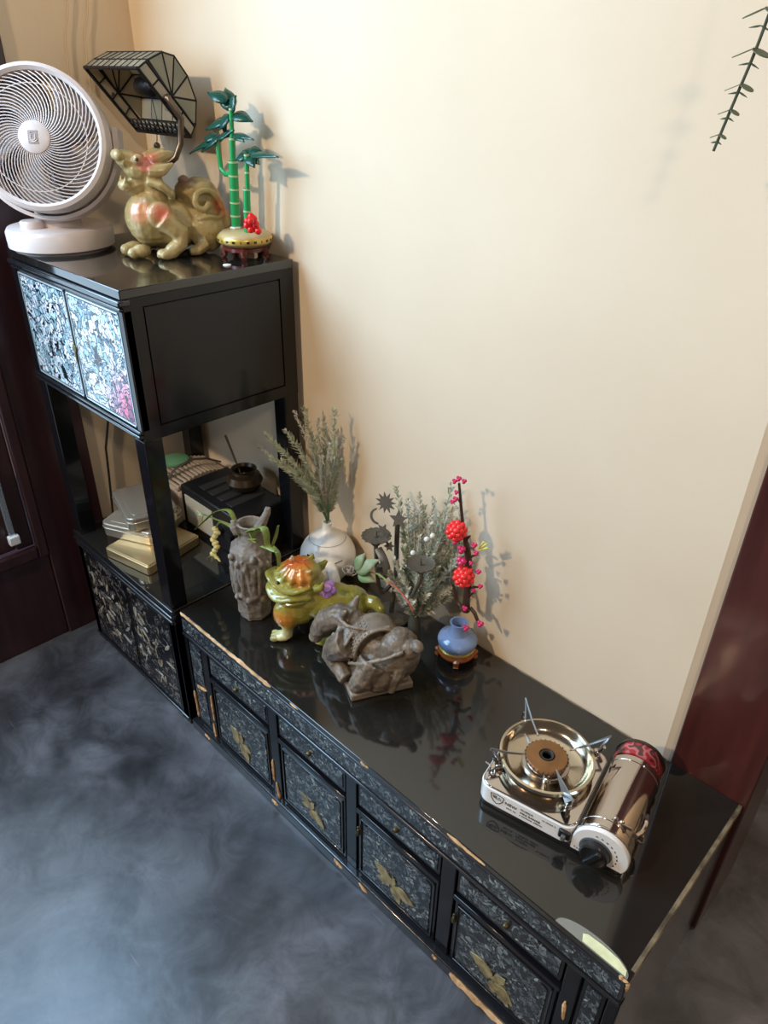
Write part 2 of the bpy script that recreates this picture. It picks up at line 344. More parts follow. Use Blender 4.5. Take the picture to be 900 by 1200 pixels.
MB().box(XW-.03, XW-.004, -.398, -.365, .222, 1.78).build('sash', 'door_wood', d, bevel=.003)
MB().box(XW-.03, XW-.010, -1.46, -.398, .222, .375).build('lower_panel', 'door_wood', d, bevel=.003)
M['daylight'] = P('daylit_pane', (.6, .7, .8), rough=.2, emit=(.55, .78, 1.0), estr=2.2)
MB().box(XW-.025, XW-.018, -1.46, -.398, .375, 1.78).build('pane', 'daylight', d)
MB().box(XW-.004, XW+.004, -.407, -.396, .26, .40).build('light_slit', P('bluish_light_slit', (.55, .66, .78), rough=.2, metal=.8), d, bevel=.001)  # solid pale strip stands in for the bright slit of light at the sash
MB().box(XW-.004, XW+.010, -.411, -.391, .243, .262).build('catch', P('pale_catch', (.75, .82, .9), rough=.3), d, bevel=.002)

# ================================================================== tall cabinet on posts
TX0, TX1, TY0, TY1 = -.357, 0.0, -.3035, -.012
T = thing('display_cabinet', 'tall black lacquer cabinet on posts with pearl inlaid doors and an open shelf', 'cabinet', (-.17, -.15, ZF))
W = dict(parent=T, world=True)
PW = .030
for (x, y) in ((TX0, TY0), (TX1-PW, TY0), (TX0, TY1-PW), (TX1-PW, TY1-PW)):
    MB().box(x, x+PW, y, y+PW, ZF, .5715).build('post', 'lacquer', bevel=.0015, **W)
# upper box
MB().box(TX0-.001, TX1+.001, TY0-.001, TY1+.001, .7790, .7918).build('top_panel', 'lacquer_top', bevel=.0012, **W)
MB().box(TX0+.004, TX1-.004, TY0+.012, TY1-.002, .572, .7788).build('box_body', 'lacquer', **W)
# right side: frame and panel with a groove between
fr = MB(); fr.box(-.004, 0, TY0+.002, TY0+PW, .571, .779); fr.box(-.004, 0, TY1-.026, TY1, .571, .779)
fr.box(-.004, 0, TY0+PW, TY1-.026, .766, .779); fr.box(-.004, 0, TY0+PW, TY1-.026, .571, .590)
fr.build('side_frame', 'lacquer', **W)
MB().box(-.004, -.0006, TY0+PW+.0025, TY1-.0285, .5925, .7635).build('side_panel', 'lacquer', **W)
# front mouldings
for z0, z1, pr in ((.7700, .7780, .006), (.7625, .7680, .003), (.5835, .5885, .004), (.5765, .5820, .006)):
    MB().box(TX0+.001, TX1+(.003 if pr > .005 and z0 > .7 else -.001), TY0-pr, TY0+.012, z0, z1).build('moulding', 'lacquer_edge', bevel=.002, **W)
MB().box(TX0, TX0+.016, TY0-.001, TY0+.012, .5885, .7625).build('stile', 'lacquer', **W)
MB().box(TX1-.010, TX1, TY0-.001, TY0+.012, .5885, .7625).build('stile', 'lacquer', **W)
for x0, x1 in ((TX0+.0165, -.1735), (-.1715, TX1-.0105)):
    dr = MB().box(x0, x1, TY0+.001, TY0+.013, .5892, .7618).build('door', 'lacquer', bevel=.0008, **W)
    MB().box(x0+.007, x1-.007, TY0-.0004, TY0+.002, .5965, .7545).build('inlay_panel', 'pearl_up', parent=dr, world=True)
    b_ = MB()
    for a in ((x0+.003, x1-.003, .7570, .7592), (x0+.003, x1-.003, .5918, .5940)): b_.box(a[0], a[1], TY0-.0008, TY0+.002, a[2], a[3])
    for a in ((x0+.003, x0+.0048), (x1-.0048, x1-.003)): b_.box(a[0], a[1], TY0-.0008, TY0+.002, .5918, .7592)
    b_.build('border_line', P('pearl_line', (.55, .66, .72), rough=.25, metal=.5), parent=dr, world=True)
mb = MB(); mb.lathe([(0, 0), (.006, 0), (.006, .0025), (0, .0035)], 16, (-.1725, TY0-.0005, .672), Matrix(((1,0,0),(0,0,-1),(0,1,0))))
mb.box(-.1745, -.1705, TY0-.003, TY0, .650, .672); mb.build('lock_plate', 'brass', bevel=.0005, **W)
# shelf and lower cupboard
MB().box(TX0-.003, TX1+.002, TY0-.003, TY1+.001, .2500, .2584).build('shelf', 'lacquer_top', bevel=.0012, **W)
mb = MB(); mb.box(-.0345, -.0335, TY0+.034, TY1-.03, .2583, .2588); mb.build('shelf_seam', 'lacquer_edge', **W)
for z0, z1, pr in ((.2400, .2475, .006), (.2275, .2340, .004), (-.002, .004, .003)):
    MB().box(TX0-.001, TX1+(.002 if pr > .005 else -.002), TY0-pr, TY0+.012, z0, z1).build('moulding', 'lacquer_edge', bevel=.002, **W)
MB().box(TX0+.004, TX1-.004, TY0+.014, TY1-.004, .000, .2500).build('cupboard_body', 'lacquer', **W)
MB().box(TX0+.01, TX1-.01, TY0+.016, TY1-.02, ZF, .000).build('plinth', 'lacquer', **W)
MB().box(TX0, TX0+.016, TY0, TY0+.014, .004, .2275).build('stile', 'lacquer', **W)
MB().box(TX1-.020, TX1, TY0, TY0+.014, .004, .2275).build('stile', 'lacquer', **W)
for k, (x0, x1) in enumerate(((TX0+.0165, -.1735), (-.1715, TX1-.0205))):
    dr = MB().box(x0, x1, TY0+.001, TY0+.013, .006, .2255).build('door', 'lacquer', bevel=.0008, **W)
    MB().box(x0+.006, x1-.006, TY0-.0004, TY0+.002, .013, .2185).build('inlay_panel', 'pearl_base', parent=dr, world=True)
    # bird-and-branch motif pieces of pale shell
    rnd = random.Random(30+k); mb = MB()
    for i in range(26):
        cx = x0+.02+(x1-x0-.04)*(.5+.5*math.sin(i*.7+k))*rnd.uniform(.6, 1); cz = .05+.13*i/26+rnd.uniform(-.01, .01)
        a = rnd.uniform(0, PI); ln = rnd.uniform(.006, .015); wd_ = rnd.uniform(.0015, .004)
        pl = [(ln*math.cos(t)*1., wd_*math.sin(t)) for t in [j*PI/4 for j in range(8)]]
        mb.prism([(x*math.cos(a)-y*math.sin(a), x*math.sin(a)+y*math.cos(a)) for x, y in pl], 0, .0008, zframe((cx, TY0-.0004, cz), (0,-1,0), (1,0,0)))
    o = mb.build('shell_motif', P('pale_shell%d' % k, (.62, .60, .54), rough=.3, metal=.2, col2=(.24, .17, .09), vscale=90), parent=dr, world=True); o['kind'] = 'stuff'

# ================================================================== low cabinet along the wall
LX0, LX1, LY0, LZ = .0085, .837, -.2947, .26
Lc = thing('low_cabinet', 'long low black lacquer cabinet with four pearl inlaid doors and drawers and worn edges', 'cabinet', (.42, -.15, ZF))
W = dict(parent=Lc, world=True)
MB().box(LX0, LX1, LY0, -.003, .2510, LZ).build('top_panel', 'lacquer_top', bevel=.0010, **W)
MB().box(LX0+.002, LX1-.003, LY0+.012, -.006, .012, .2510).build('carcass', 'lacquer', **W)
fz = MB().box(LX0+.001, LX1-.002, LY0-.0005, LY0+.012, .2165, .2505).build('frieze', 'lacquer_edge', bevel=.001, **W)
MB().box(LX0+.004, LX1-.006, LY0-.0012, LY0, .2205, .2455).build('inlay_panel', 'pearl_low', parent=fz, world=True)
MB().box(LX0+.001, LX1-.001, LY0-.003, LY0+.012, .2110, .2160).build('lip_moulding', 'lacquer_edge', bevel=.0015, **W)
MB().box(LX0, LX1, LY0-.010, LY0+.014, ZF, .010).build('base_rail', 'lacquer_edge', bevel=.002, **W)
MB().box(LX1-.012, LX1-.001, LY0+.002, -.006, ZF, .2510).build('end_panel', P('end_panel_lacquer', (.020, .013, .011), rough=.22, coat=.4), bevel=.001, **W)
cols = [(.080, .240), (.2645, .4165), (.4410, .5930), (.6185, .7725)]
posts = [(LX0, .018), (.0625, .0785), (.2415, .2630), (.4180, .4395), (.5945, .6170), (.7740, .7930), (.8240, LX1)]
for x0, x1 in posts:
    MB().box(x0, x1, LY0-.0005, LY0+.012, .010, .211).build('post', 'lacquer', bevel=.0012, **W)
# drawers
for i, (x0, x1) in enumerate(cols):
    dr = MB().box(x0+.001, x1-.001, LY0+.001, LY0+.012, .1635, .2085).build('drawer', 'lacquer', bevel=.001, **W)
    MB().box(x0+.006, x1-.006, LY0-.0002, LY0+.002, .1705, .2010).build('inlay_panel', 'pearl_low', parent=dr, world=True)
    cx = (x0+x1)/2
    mb = MB(); mb.lathe([(0, 0), (.004, 0), (.0045, .003), (.003, .006), (0, .007)], 14, (cx, LY0-.0002, .186), Matrix(((1,0,0),(0,0,-1),(0,1,0))))
    mb.build('knob', 'brass', parent=dr, world=True, smooth=True)
    MB().box(x0-.001, x1+.001, LY0-.002, LY0+.010, .1475, .1565).build('rail', 'lacquer', bevel=.0012, **W)
# doors with leaf motifs
def leafpoly(l, w, n=5):
    up = [(l*i/n, w*math.sin(PI*(i/n)**.8)*(1 if i < n else 0)) for i in range(n+1)]
    return up + [(x, -y) for x, y in up[-2:0:-1]]
leafmesh = None
for i, (x0, x1) in enumerate(cols):
    dr = MB().box(x0+.0015, x1-.0015, LY0+.001, LY0+.012, .012, .1455).build('door', 'lacquer', bevel=.001, **W)
    # raised frame lines
    b_ = MB()
    for (a, b, c, e) in ((x0+.006, x1-.006, .1375, .1400), (x0+.006, x1-.006, .0175, .0200)): b_.box(a, b, LY0-.0012, LY0+.002, c, e)
    for (a, b) in ((x0+.006, x0+.0085), (x1-.0085, x1-.006)): b_.box(a, b, LY0-.0012, LY0+.002, .0175, .1400)
    b_.build('frame_bead', 'lacquer_edge', parent=dr, world=True, bevel=.0006)
    c_ = .010   # panel with clipped corners
    a, b, c, e = x0+.0125, x1-.0125, .0235, .1340
    pl = [(a, c), (b, c), (b, e-c_*.6), (b-c_, e), (a+c_, e), (a, e-c_*.6)]
    MB().prism(pl, -.002, .0004, zframe((0, LY0, 0), (0,-1,0), (1,0,0)).copy()).build('inlay_panel', 'pearl_low', parent=dr, world=True)
    # gold flower: leaves one by one
    cx, cz = (x0+x1)/2-.004, .058
    rnd = random.Random(i+3)
    for k, a_ in enumerate((152, 196, -14, -46, -82, 62, 118)):
        ang = math.radians(a_ + rnd.uniform(-16, 16)); ln = rnd.uniform(.020, .036)*(1.1 if k in (0, 2, 3) else .75)
        mb = MB(); mb.prism(leafpoly(ln, ln*.30), 0, .0010, zframe((cx+.004*math.cos(ang), LY0-.0004-.0003*k, cz+.004*math.sin(ang)), (0,-1,0), (math.cos(ang), 0, math.sin(ang))))
        mb.build('gold_leaf', 'gold', parent=dr, world=True)
    MB().lathe([(0, 0), (.0055, 0), (.0045, .0012), (0, .0014)], 10, (cx, LY0-.0004, cz), Matrix(((1,0,0),(0,0,-1),(0,1,0)))).build('gold_centre', 'gold', parent=dr, world=True)
    if i in (2, 3):
        mb = MB(); mb.ell((x0+.0045, LY0-.003, .108), (.0032, .003, .0075)); mb.ell((x0+.0045, LY0-.003, .119), (.002, .002, .003)); mb.build('latch', 'brass', parent=dr, world=True, smooth=True)
# narrow inlaid end strips
for x0, x1 in ((.020, .0605), (.7955, .8225)):
    st = MB().box(x0, x1, LY0+.001, LY0+.012, .012, .2085).build('end_strip', 'lacquer', bevel=.001, **W)
    MB().box(x0+.005, x1-.005, LY0-.0002, LY0+.002, .115, .2000).build('inlay_panel', 'pearl_low', parent=st, world=True)
    MB().box(x0+.005, x1-.005, LY0-.0002, LY0+.002, .022, .1060).build('inlay_panel', 'pearl_low', parent=st, world=True)
# places where the lacquer has worn through to pale wood
def chip(pts, th=.0016, nm='worn_edge'):
    rnd = random.Random(len(bpy.data.objects)); mb = MB()
    k = max(6, int((Vector(pts[-1])-Vector(pts[0])).length/.006)); P0, P1 = Vector(pts[0]), Vector(pts[1])
    mb.tube([P0.lerp(P1, j/k) + Vector((0, 0, rnd.uniform(-.0005, .0005))) for j in range(k+1)], [th*rnd.uniform(.65, 1.15)*(1 if 0 < j < k else .4) for j in range(k+1)], 6)
    return mb.build(nm, 'bare_wood', **W)
YF = LY0-.0002
chip([(LX0+.002, YF, .2568), (.255, YF, .2572)], .0031)
chip([(.300, YF, .2575), (.318, YF, .2572)], .0015)
chip([(.4475, YF, .2570), (.462, YF, .2566)], .0020)
chip([(.598, YF, .2570), (.655, YF, .2560)], .0024)
chip([(.826, YF+.001, .2560), (.8365, YF+.001, .2575)], .0032)
chip([(.8362, LY0+.001, .2560), (.8362, LY0+.004, .2350)], .0022)
for a, b in (((.034, LY0-.0015, .106), (.0625, LY0-.001, .112)), ((.0175, LY0-.001, .082), (.0210, LY0-.001, .020)), ((.0740, LY0-.001, .110), (.0750, LY0-.001, .050)), ((.0700, LY0-.001, .038), (.0740, LY0-.001, .002)),
             ((.2500, LY0-.001, .040), (.2580, LY0-.002, .005)), ((.2445, LY0-.001, .090), (.2450, LY0-.001, .040)), ((.783, LY0-.001, .140), (.786, LY0-.001, .105))):
    chip([a, b], .0026)
YB = LY0-.0100
for a, b, t in (((.050, YB, .004), (.066, YB, .001), .002), ((.247, YB, .004), (.262, YB, .001), .0028), ((.400, YB, .006), (.418, YB, .000), .003), ((.455, YB, .006), (.472, YB, .000), .003), ((.600, YB, .004), (.608, YB, .002), .003), ((.632, YB, .0005), (.756, YB, -.001), .0055)):
    chip([a, b], t, 'worn_base')
MB().box(LX1-.0045, LX1+.0004, LY0+.012, -.004, .2585, .2606).build('end_edge', 'edge_brass', bevel=.0006, **W)
MB().box(LX1-.0004, LX1+.0006, LY0+.010, -.004, .2530, .2550).build('end_edge', 'edge_brass', **W)
MB().box(.30, .735, -.0045, -.0030, .2598, .2612).build('back_edge', 'edge_brass', **W)

# ================================================================== things on top of the tall cabinet
ZT = .7918
def patchmat(name, base, base2, patches, rough=.25, coat=.3, vscale=25, bump=.1):
    """glazed or carved stone body colour with stained areas of their own colour (centre, radius, colour)"""
    m, nt, b = newmat(name); N = nt.nodes; L = nt.links; tc = N.new('ShaderNodeTexCoord')
    n = N.new('ShaderNodeTexNoise'); n.inputs['Scale'].default_value = vscale; n.inputs['Detail'].default_value = 4; L.new(tc.outputs['Object'], n.inputs['Vector'])
    r = N.new('ShaderNodeValToRGB'); r.color_ramp.elements[0].position = .35; r.color_ramp.elements[1].position = .65
    r.color_ramp.elements[0].color = (*base2, 1); r.color_ramp.elements[1].color = (*base, 1); L.new(n.outputs[0], r.inputs[0]); cur = r.outputs[0]
    for c, rad, col in patches:
        d = N.new('ShaderNodeVectorMath'); d.operation = 'DISTANCE'; d.inputs[1].default_value = c; L.new(tc.outputs['Object'], d.inputs[0])
        w = N.new('ShaderNodeMath'); w.operation = 'MULTIPLY_ADD'; w.inputs[1].default_value = rad*.7; L.new(n.outputs[0], w.inputs[0]); L.new(d.outputs['Value'], w.inputs[2])
        q = N.new('ShaderNodeMapRange'); q.inputs['From Min'].default_value = rad*1.45; q.inputs['From Max'].default_value = rad*.85; L.new(w.outputs[0], q.inputs['Value'])
        mx = N.new('ShaderNodeMix'); mx.data_type = 'RGBA'; L.new(q.outputs[0], mx.inputs[0]); L.new(cur, mx.inputs[6]); mx.inputs[7].default_value = (*col, 1); cur = mx.outputs[2]
    L.new(cur, b.inputs['Base Color']); b.inputs['Roughness'].default_value = rough; b.inputs['Coat Weight'].default_value = coat; b.inputs['Coat Roughness'].default_value = .08
    n2 = N.new('ShaderNodeTexNoise'); n2.inputs['Scale'].default_value = 90; L.new(tc.outputs['Object'], n2.inputs['Vector'])
    bp = N.new('ShaderNodeBump'); bp.inputs['Strength'].default_value = bump; bp.inputs['Distance'].default_value = .003; L.new(n2.outputs[0], bp.inputs['Height']); L.new(bp.outputs[0], b.inputs['Normal'])
    return m

# ---- fan
FB = Vector((-.306, -.235, ZT)); FH = Vector((-.262, -.258, .9500))
fan = thing('desk_fan', 'white round desk fan with spiral grille standing on the tall cabinet', 'fan', FB)
MB().lathe([(0, .003), (.074, .003), (.080, .006), (.0805, .028), (.077, .0335), (.070, .0355), (0, .0355)], 56).build('base', 'white_plastic', fan, smooth=True)
MB().lathe([(0, 0), (.072, 0), (.072, .004), (0, .004)], 40).build('foot_ring', P('grey_foot', (.25, .24, .25), rough=.6), fan)
kp = onz(38, 265, ZT+.038); mb = MB(); mb.lathe([(0, 0), (.0175, 0), (.0175, .009), (.0160, .0108), (0, .011)], 28, (kp.x, kp.y, ZT+.0355)); mb.build('dial', 'white_plastic', fan, smooth=True, world=True)
AX = Vector((math.cos(math.radians(-40))*math.cos(math.radians(15)), math.sin(math.radians(-40))*math.cos(math.radians(15)), math.sin(math.radians(15))))
F = zframe(FH, AX, (0, 0, 1)); F3 = F.to_3x3()
mb = MB(); mb.lathe([(.036, .030), (.034, .045), (.031, .066)], 28, FB+Vector((0, 0, 0))); mb.build('neck', 'white_plastic', fan, smooth=True, world=True)
RF = .0985
mb = MB(); mb.lathe([(RF*.885, .012), (RF*.93, .0165), (RF*.985, .014), (RF, .004), (RF*.995, -.012), (RF*.95, -.016), (RF*.90, -.010), (RF*.885, .004)], 72, FH, F3, closed=True); mb.build('front_ring', 'white_plastic', fan, smooth=True, world=True)
mb = MB(); mb.lathe([(RF*.93, -.014), (RF*.99, -.018), (RF*.985, -.038), (RF*.90, -.046), (RF*.87, -.040), (RF*.90, -.018)], 72, FH, F3, closed=True); mb.build('rear_ring', 'white_plastic', fan, smooth=True, world=True)
# yoke: arc band under the head with a flat arm at each side
mb = MB(); k = 40
def yk(t, r, w): a = PI*.5+ (t)*PI; return F @ Vector((math.cos(a)*r, math.sin(a)*r, w))
for i in range(k):
    for (ra, rb, wa, wb) in ((RF*1.02, RF*1.075, -.046, -.022),):
        v = [mb.bm.verts.new(yk(j/k, r_, w_)) for j in (i, i+1) for r_ in (ra, rb) for w_ in (wa, wb)]
        for f in ((0,1,3,2),(4,6,7,5),(0,4,5,1),(2,3,7,6),(0,2,6,4),(1,5,7,3)): mb.bm.faces.new([v[q] for q in f])
bmesh.ops.remove_doubles(mb.bm, verts=mb.bm.verts, dist=1e-6)
for sgn in (-1, 1): mb.obox(F @ Vector((.006, sgn*RF*1.045, -.036)), (.016, .004, .016), F3)
mb.build('yoke', 'white_plastic', fan, world=True, smooth=True)
# grille: each spiral rib
NR = 56; pts = []
for i in range(11):
    t = i/10; r = .0195 + (RF*.895-.0195)*t; a = 1.15*t**1.25
    pts.append((r*math.cos(a), r*math.sin(a), .019 - .010*t*t))
rib0 = None
Fl = Matrix.Translation(-FB) @ F
for i in range(NR):
    R_ = Matrix.Rotation(2*PI*i/NR, 4, 'Z')
    if rib0 is None:
        rib0 = MB().tube(pts, .00085, 5, cap=False).build('grille_rib', 'white_plastic', fan, smooth=True); rib0.matrix_basis = Fl
    else:
        o = rib0.copy(); o.name = 'grille_rib'; COL.objects.link(o); o.parent = fan; o.matrix_basis = Fl @ R_
mb = MB(); rr = RF*.72; mb.tube([F @ Vector((rr*math.cos(2*PI*j/60), rr*math.sin(2*PI*j/60), .013)) for j in range(61)], .0007, 5, cap=False); mb.build('grille_hoop', 'white_plastic', fan, world=True)
mb = MB(); mb.lathe([(.0215, .014), (.0215, .0205), (.017, .0225), (0, .0232)], 36, FH, F3); hub = mb.build('hub', 'white_plastic', fan, smooth=True, world=True)
# maker's badge: grey square with a pale rounded U mark
M['badge'] = P('grey_badge', (.32, .28, .28), rough=.5); M['badge_lt'] = P('badge_mark', (.66, .60, .59), rough=.5)
Fb = F @ Matrix.Rotation(math.radians(0), 4, 'Z')
U = F3 @ Vector((1, 0, 0)); Rr = F3 @ Vector((0, 1, 0))   # up, and screen-right or left
Rr = U.cross(AX)*1.0
def bp_(x, y, d): return F.translation + Rr*x + U*y + AX*d
mb = MB(); Fm = Matrix((Rr, U, AX)).transposed().to_4x4(); Fm.translation = F.translation
Fm2 = Fm.copy()
if Fm.to_3x3().determinant() < 0:
    Fm2 = Matrix((-Rr, U, AX)).transposed().to_4x4(); Fm2.translation = F.translation
bd = MB().prism([(-.0075, -.009), (.0055, -.009), (.0055, .008), (-.0075, .008)], .0225, .0236, Fm2).build('badge', 'badge', hub, world=True)
mb = MB()
arc = [(-.0035, .003)] + [(-.0010+.0034*math.cos(a), -.0015+.0034*math.sin(a)) for a in [PI+PI*j/8 for j in range(9)]] + [(.0024, .003)]
mb.tube([Fm2 @ Vector((x, y, .0238)) for x, y in arc], .0006, 5)
mb.tube([Fm2 @ Vector((-.0055+.010*j/6, -.0045-.0025*math.sin(PI*j/6), .0238)) for j in range(7)], .0006, 5)
mb.ell(Fm2 @ Vector((-.0042, .0055, .0238)), (.0012, .0012, .0006))
mb.build('badge_mark', 'badge_lt', bd, world=True)
# blades and motor
M['blade'] = P('shaded_grey_blade', (.24, .21, .20), rough=.4)  # blade colour darkened to carry the dim inside of the fan
for i in range(5):
    def bf(u, v, i=i):
        a = 2*PI*i/5 + (v-.5)*1.0 + .5*u; r = .018 + .074*u; return F @ Vector((r*math.cos(a), r*math.sin(a), -.014 + (v-.5)*.020))
    MB().grid(bf, 8, 6).build('blade', 'blade', fan, smooth=True, world=True, solid=.0015)
MB().lathe([(.019, -.002), (.022, -.026), (.030, -.030), (.030, -.052), (.02, -.058), (0, -.058)], 28, FH, F3).build('motor', P('grey_motor', (.14, .13, .14), rough=.5), fan, smooth=True, world=True)
mb = MB()
for i in range(40):
    a = 2*PI*i/40; mb.tube([F @ Vector((r*math.cos(a+.3*(r-.03)/.07), r*math.sin(a+.3*(r-.03)/.07), -.046+.006*(r/.1))) for r in (.03, .05, .075, RF*.89)], .0007, 4)
for r in (.05, .075): mb.tube([F @ Vector((r*math.cos(2*PI*j/40), r*math.sin(2*PI*j/40), -.0455)) for j in range(41)], .0007, 4, cap=False)
o = mb.build('rear_grille', P('shaded_grey_grille', (.10, .09, .09), rough=.6), fan, world=True)  # dark grey puts the shade behind the blades into the colour
MB().tube([FH - AX*.055, FH - AX*.075 + Vector((0,0,-.04)), FB + Vector((-.035, .040, .05)), FB+Vector((-.02, .02, .036))], [.016, .018, .018, .02], 12).build('rear_stem', 'white_plastic', fan, smooth=True, world=True)

# ---- stained glass banker lamp
s_ = .9656
def lp(y, z, x): return Vector((x, .7511*-1 + (.7511+y)*s_, 1.0386 + (z-1.0386)*s_))
XR = -.190; XL = -.352
prof = [(-.1038, 1.0416), (-.0850, 1.0529), (-.0600, 1.0635), (-.0400, 1.0590), (-.0200, 1.0330), (-.0085, .9990), (-.0140, .9660), (-.0255, .9485)]
pr = [(lp(y, z, 0).y, lp(y, z, 0).z) for y, z in prof]
lampT = thing('banker_lamp', 'stained glass banker lamp with leaded panes, bronze arm and pull chain', 'lamp', (-.262, -.070, ZT))
M['lead'] = P('dark_leading', (.02, .018, .02), rough=.4, metal=.6, bump=.3, bscale=200)
M['bronze'] = P('antique_bronze', (.16, .12, .09), rough=.35, metal=.85)
M['glass_cream'] = P('cream_opal_glass', (.62, .56, .44), rough=.2, coat=.3, col2=(.50, .45, .35), vscale=30)
M['glass_green'] = P('grey_green_opal_glass', (.46, .47, .36), rough=.2, coat=.3, col2=(.36, .36, .29), vscale=30)
for k_ in ('glass_cream', 'glass_green'):     # opal glass lets some light through
    nt = M[k_].node_tree; b_ = nt.nodes['Principled BSDF']; tr = nt.nodes.new('ShaderNodeBsdfTranslucent'); mx_ = nt.nodes.new('ShaderNodeMixShader'); mx_.inputs[0].default_value = .45
    tr.inputs[0].default_value = (.62, .54, .40, 1); nt.links.new(b_.outputs[0], mx_.inputs[1]); nt.links.new(tr.outputs[0], mx_.inputs[2]); nt.links.new(mx_.outputs[0], nt.nodes['Material Output'].inputs[0])
def pane(pts, mat, inset=.06):
    c = sum(pts, Vector())/len(pts); q = [p.lerp(c, inset) for p in pts]
    n = (pts[1]-pts[0]).cross(pts[2]-pts[0]).normalized(); mb = MB()
    a = [mb.bm.verts.new(p + n*.0007) for p in q]; b = [mb.bm.verts.new(p - n*.0007) for p in q]
    mb.bm.faces.new(a); mb.bm.faces.new(b[::-1])
    for i in range(len(q)): mb.bm.faces.new((a[i], b[i], b[(i+1)%len(q)], a[(i+1)%len(q)]))
    return mb.build('glass_pane', mat, lampT, world=True)
def V3(x, yz): return Vector((x, yz[0], yz[1]))
came = MB(); NS = len(pr)
for i in range(NS-1):
    nseg = 9 if i in (0,) else (5 if i in (4, 5) else (6 if i == 6 else 4))
    if i == 1: nseg = 9
    for k in range(nseg):
        xa = XL + (XR-XL)*k/nseg; xb = XL + (XR-XL)*(k+1)/nseg
        pane([V3(xa, pr[i]), V3(xb, pr[i]), V3(xb, pr[i+1]), V3(xa, pr[i+1])], 'glass_cream' if (i+k) % 3 else 'glass_green', .05)
        if k: came.tube([V3(xa, pr[i]), V3(xa, pr[i+1])], .0017, 5)
for i in range(NS): came.tube([V3(XL, pr[i]), V3(XR, pr[i])], .0018 if 0 < i < NS-1 else .0030, 6)
def mixp(a, b, t): return (a[0]+(b[0]-a[0])*t, a[1]+(b[1]-a[1])*t)
cen = mixp(pr[0], pr[-1], .52)
for X in (XL, XR):
    # band of narrow panes along the opening, then wedge panes to the rim
    A, B = pr[0], pr[-1]; q0, q1 = mixp(pr[0], pr[1], .8), mixp(pr[-1], pr[-2], .8)
    for k in range(4):
        pane([V3(X, mixp(A, B, k/4)), V3(X, mixp(A, B, (k+1)/4)), V3(X, mixp(q0, q1, (k+1)/4)), V3(X, mixp(q0, q1, k/4))], 'glass_cream', .07)
        if k: came.tube([V3(X, mixp(A, B, k/4)), V3(X, mixp(q0, q1, k/4))], .0017, 5)
    came.tube([V3(X, q0), V3(X, q1)], .0022, 6); came.tube([V3(X, A), V3(X, B)], .0026, 6)
    hubp = mixp(q0, q1, .52)
    for i in range(1, NS-2):
        pane([V3(X, hubp), V3(X, pr[i]), V3(X, pr[i+1])], 'glass_green' if i % 2 else 'glass_cream', .07)
        came.tube([V3(X, hubp), V3(X, pr[i])], .0017, 5)
    came.tube([V3(X, p) for p in pr], .0015, 6)
came.build('leading', 'lead', lampT, world=True, smooth=True)
# pierced metal border along the lower rim
mb = MB(); A = pr[-1]; B0 = mixp(pr[-1], pr[0], .20)
for r_ in range(3):
    for k in range(12):
        x = XL + (XR-XL)*(k+.5+(.5 if r_ % 2 else 0)*1.0)/12.5; p = mixp(A, B0, (r_+.5)/3)
        c = Vector((x, p[0], p[1])); ring = [c + Vector((.0062*math.cos(t), .004*math.sin(t)*(B0[0]-A[0])/.03, .004*math.sin(t)*(B0[1]-A[1])/.02)) for t in [2*PI*j/10 for j in range(11)]]
        mb.tube(ring, .0011, 5, cap=False)
o = mb.build('pierced_border', 'lead', lampT, world=True)
pv = mixp(pr[0], pr[-1], .50); pvt = mixp(pv, pr[3], .12)
for X, d in ((XL, -1), (XR, 1)):
    MB().ell((X + d*.004, pvt[0], pvt[1]), (.006, .006, .006)).build('pivot_knob', 'bronze', lampT, smooth=True, world=True)
xx = XR+.010
armp = [Vector((XR+.006, pvt[0], pvt[1])), Vector((xx, pvt[0], pvt[1]-.004)), V3(xx, (lp(-.046, .975, 0).y, lp(0, .975, 0).z)), V3(xx, (lp(-.052, .940, 0).y, lp(0, .940, 0).z)), V3(xx-.003, (lp(-.062, .920, 0).y, lp(0, .920, 0).z)), V3(xx-.014, (lp(-.074, .9085, 0).y, lp(0, .9085, 0).z)),
        Vector((-.225, -.094, .899)), Vector((-.252, -.085, .890)), Vector((-.262, -.074, .86)), Vector((-.262, -.070, .80))]
mb = MB(); mb.tube(armp, .0048, 10); mb.build('arm', 'bronze', lampT, smooth=True, world=True)
MB().lathe([(0, 0), (.044, 0), (.044, .006), (.034, .012), (.012, .016), (.006, .03), (0, .03)], 36).build('foot', 'bronze', lampT, smooth=True)
sk = Vector((XR-.055, mixp(pv, pr[3], .35)[0], mixp(pv, pr[3], .35)[1]))
MB().lathe([(0, -.024), (.013, -.024), (.0145, -.016), (.0145, .016), (.010, .022), (0, .024)], 20, sk, Matrix(((0,0,1),(1,0,0),(0,1,0)))).build('socket', 'lead', lampT, smooth=True, world=True)
MB().tube([sk, Vector((XR, pvt[0], pvt[1]))], .003, 8).build('socket_stem', 'lead', lampT, world=True)
ch = ony(184, 140, sk.y-.01); c2 = ony(184, 171, sk.y-.01)
mb = MB(); mb.tube([sk, ch, c2], .0007, 5); pc = mb.build('pull_chain', 'lead', lampT, world=True)
MB().ell(c2, (.0052, .0052, .0052)).build('pull_ball', 'bronze', pc, smooth=True, world=True)

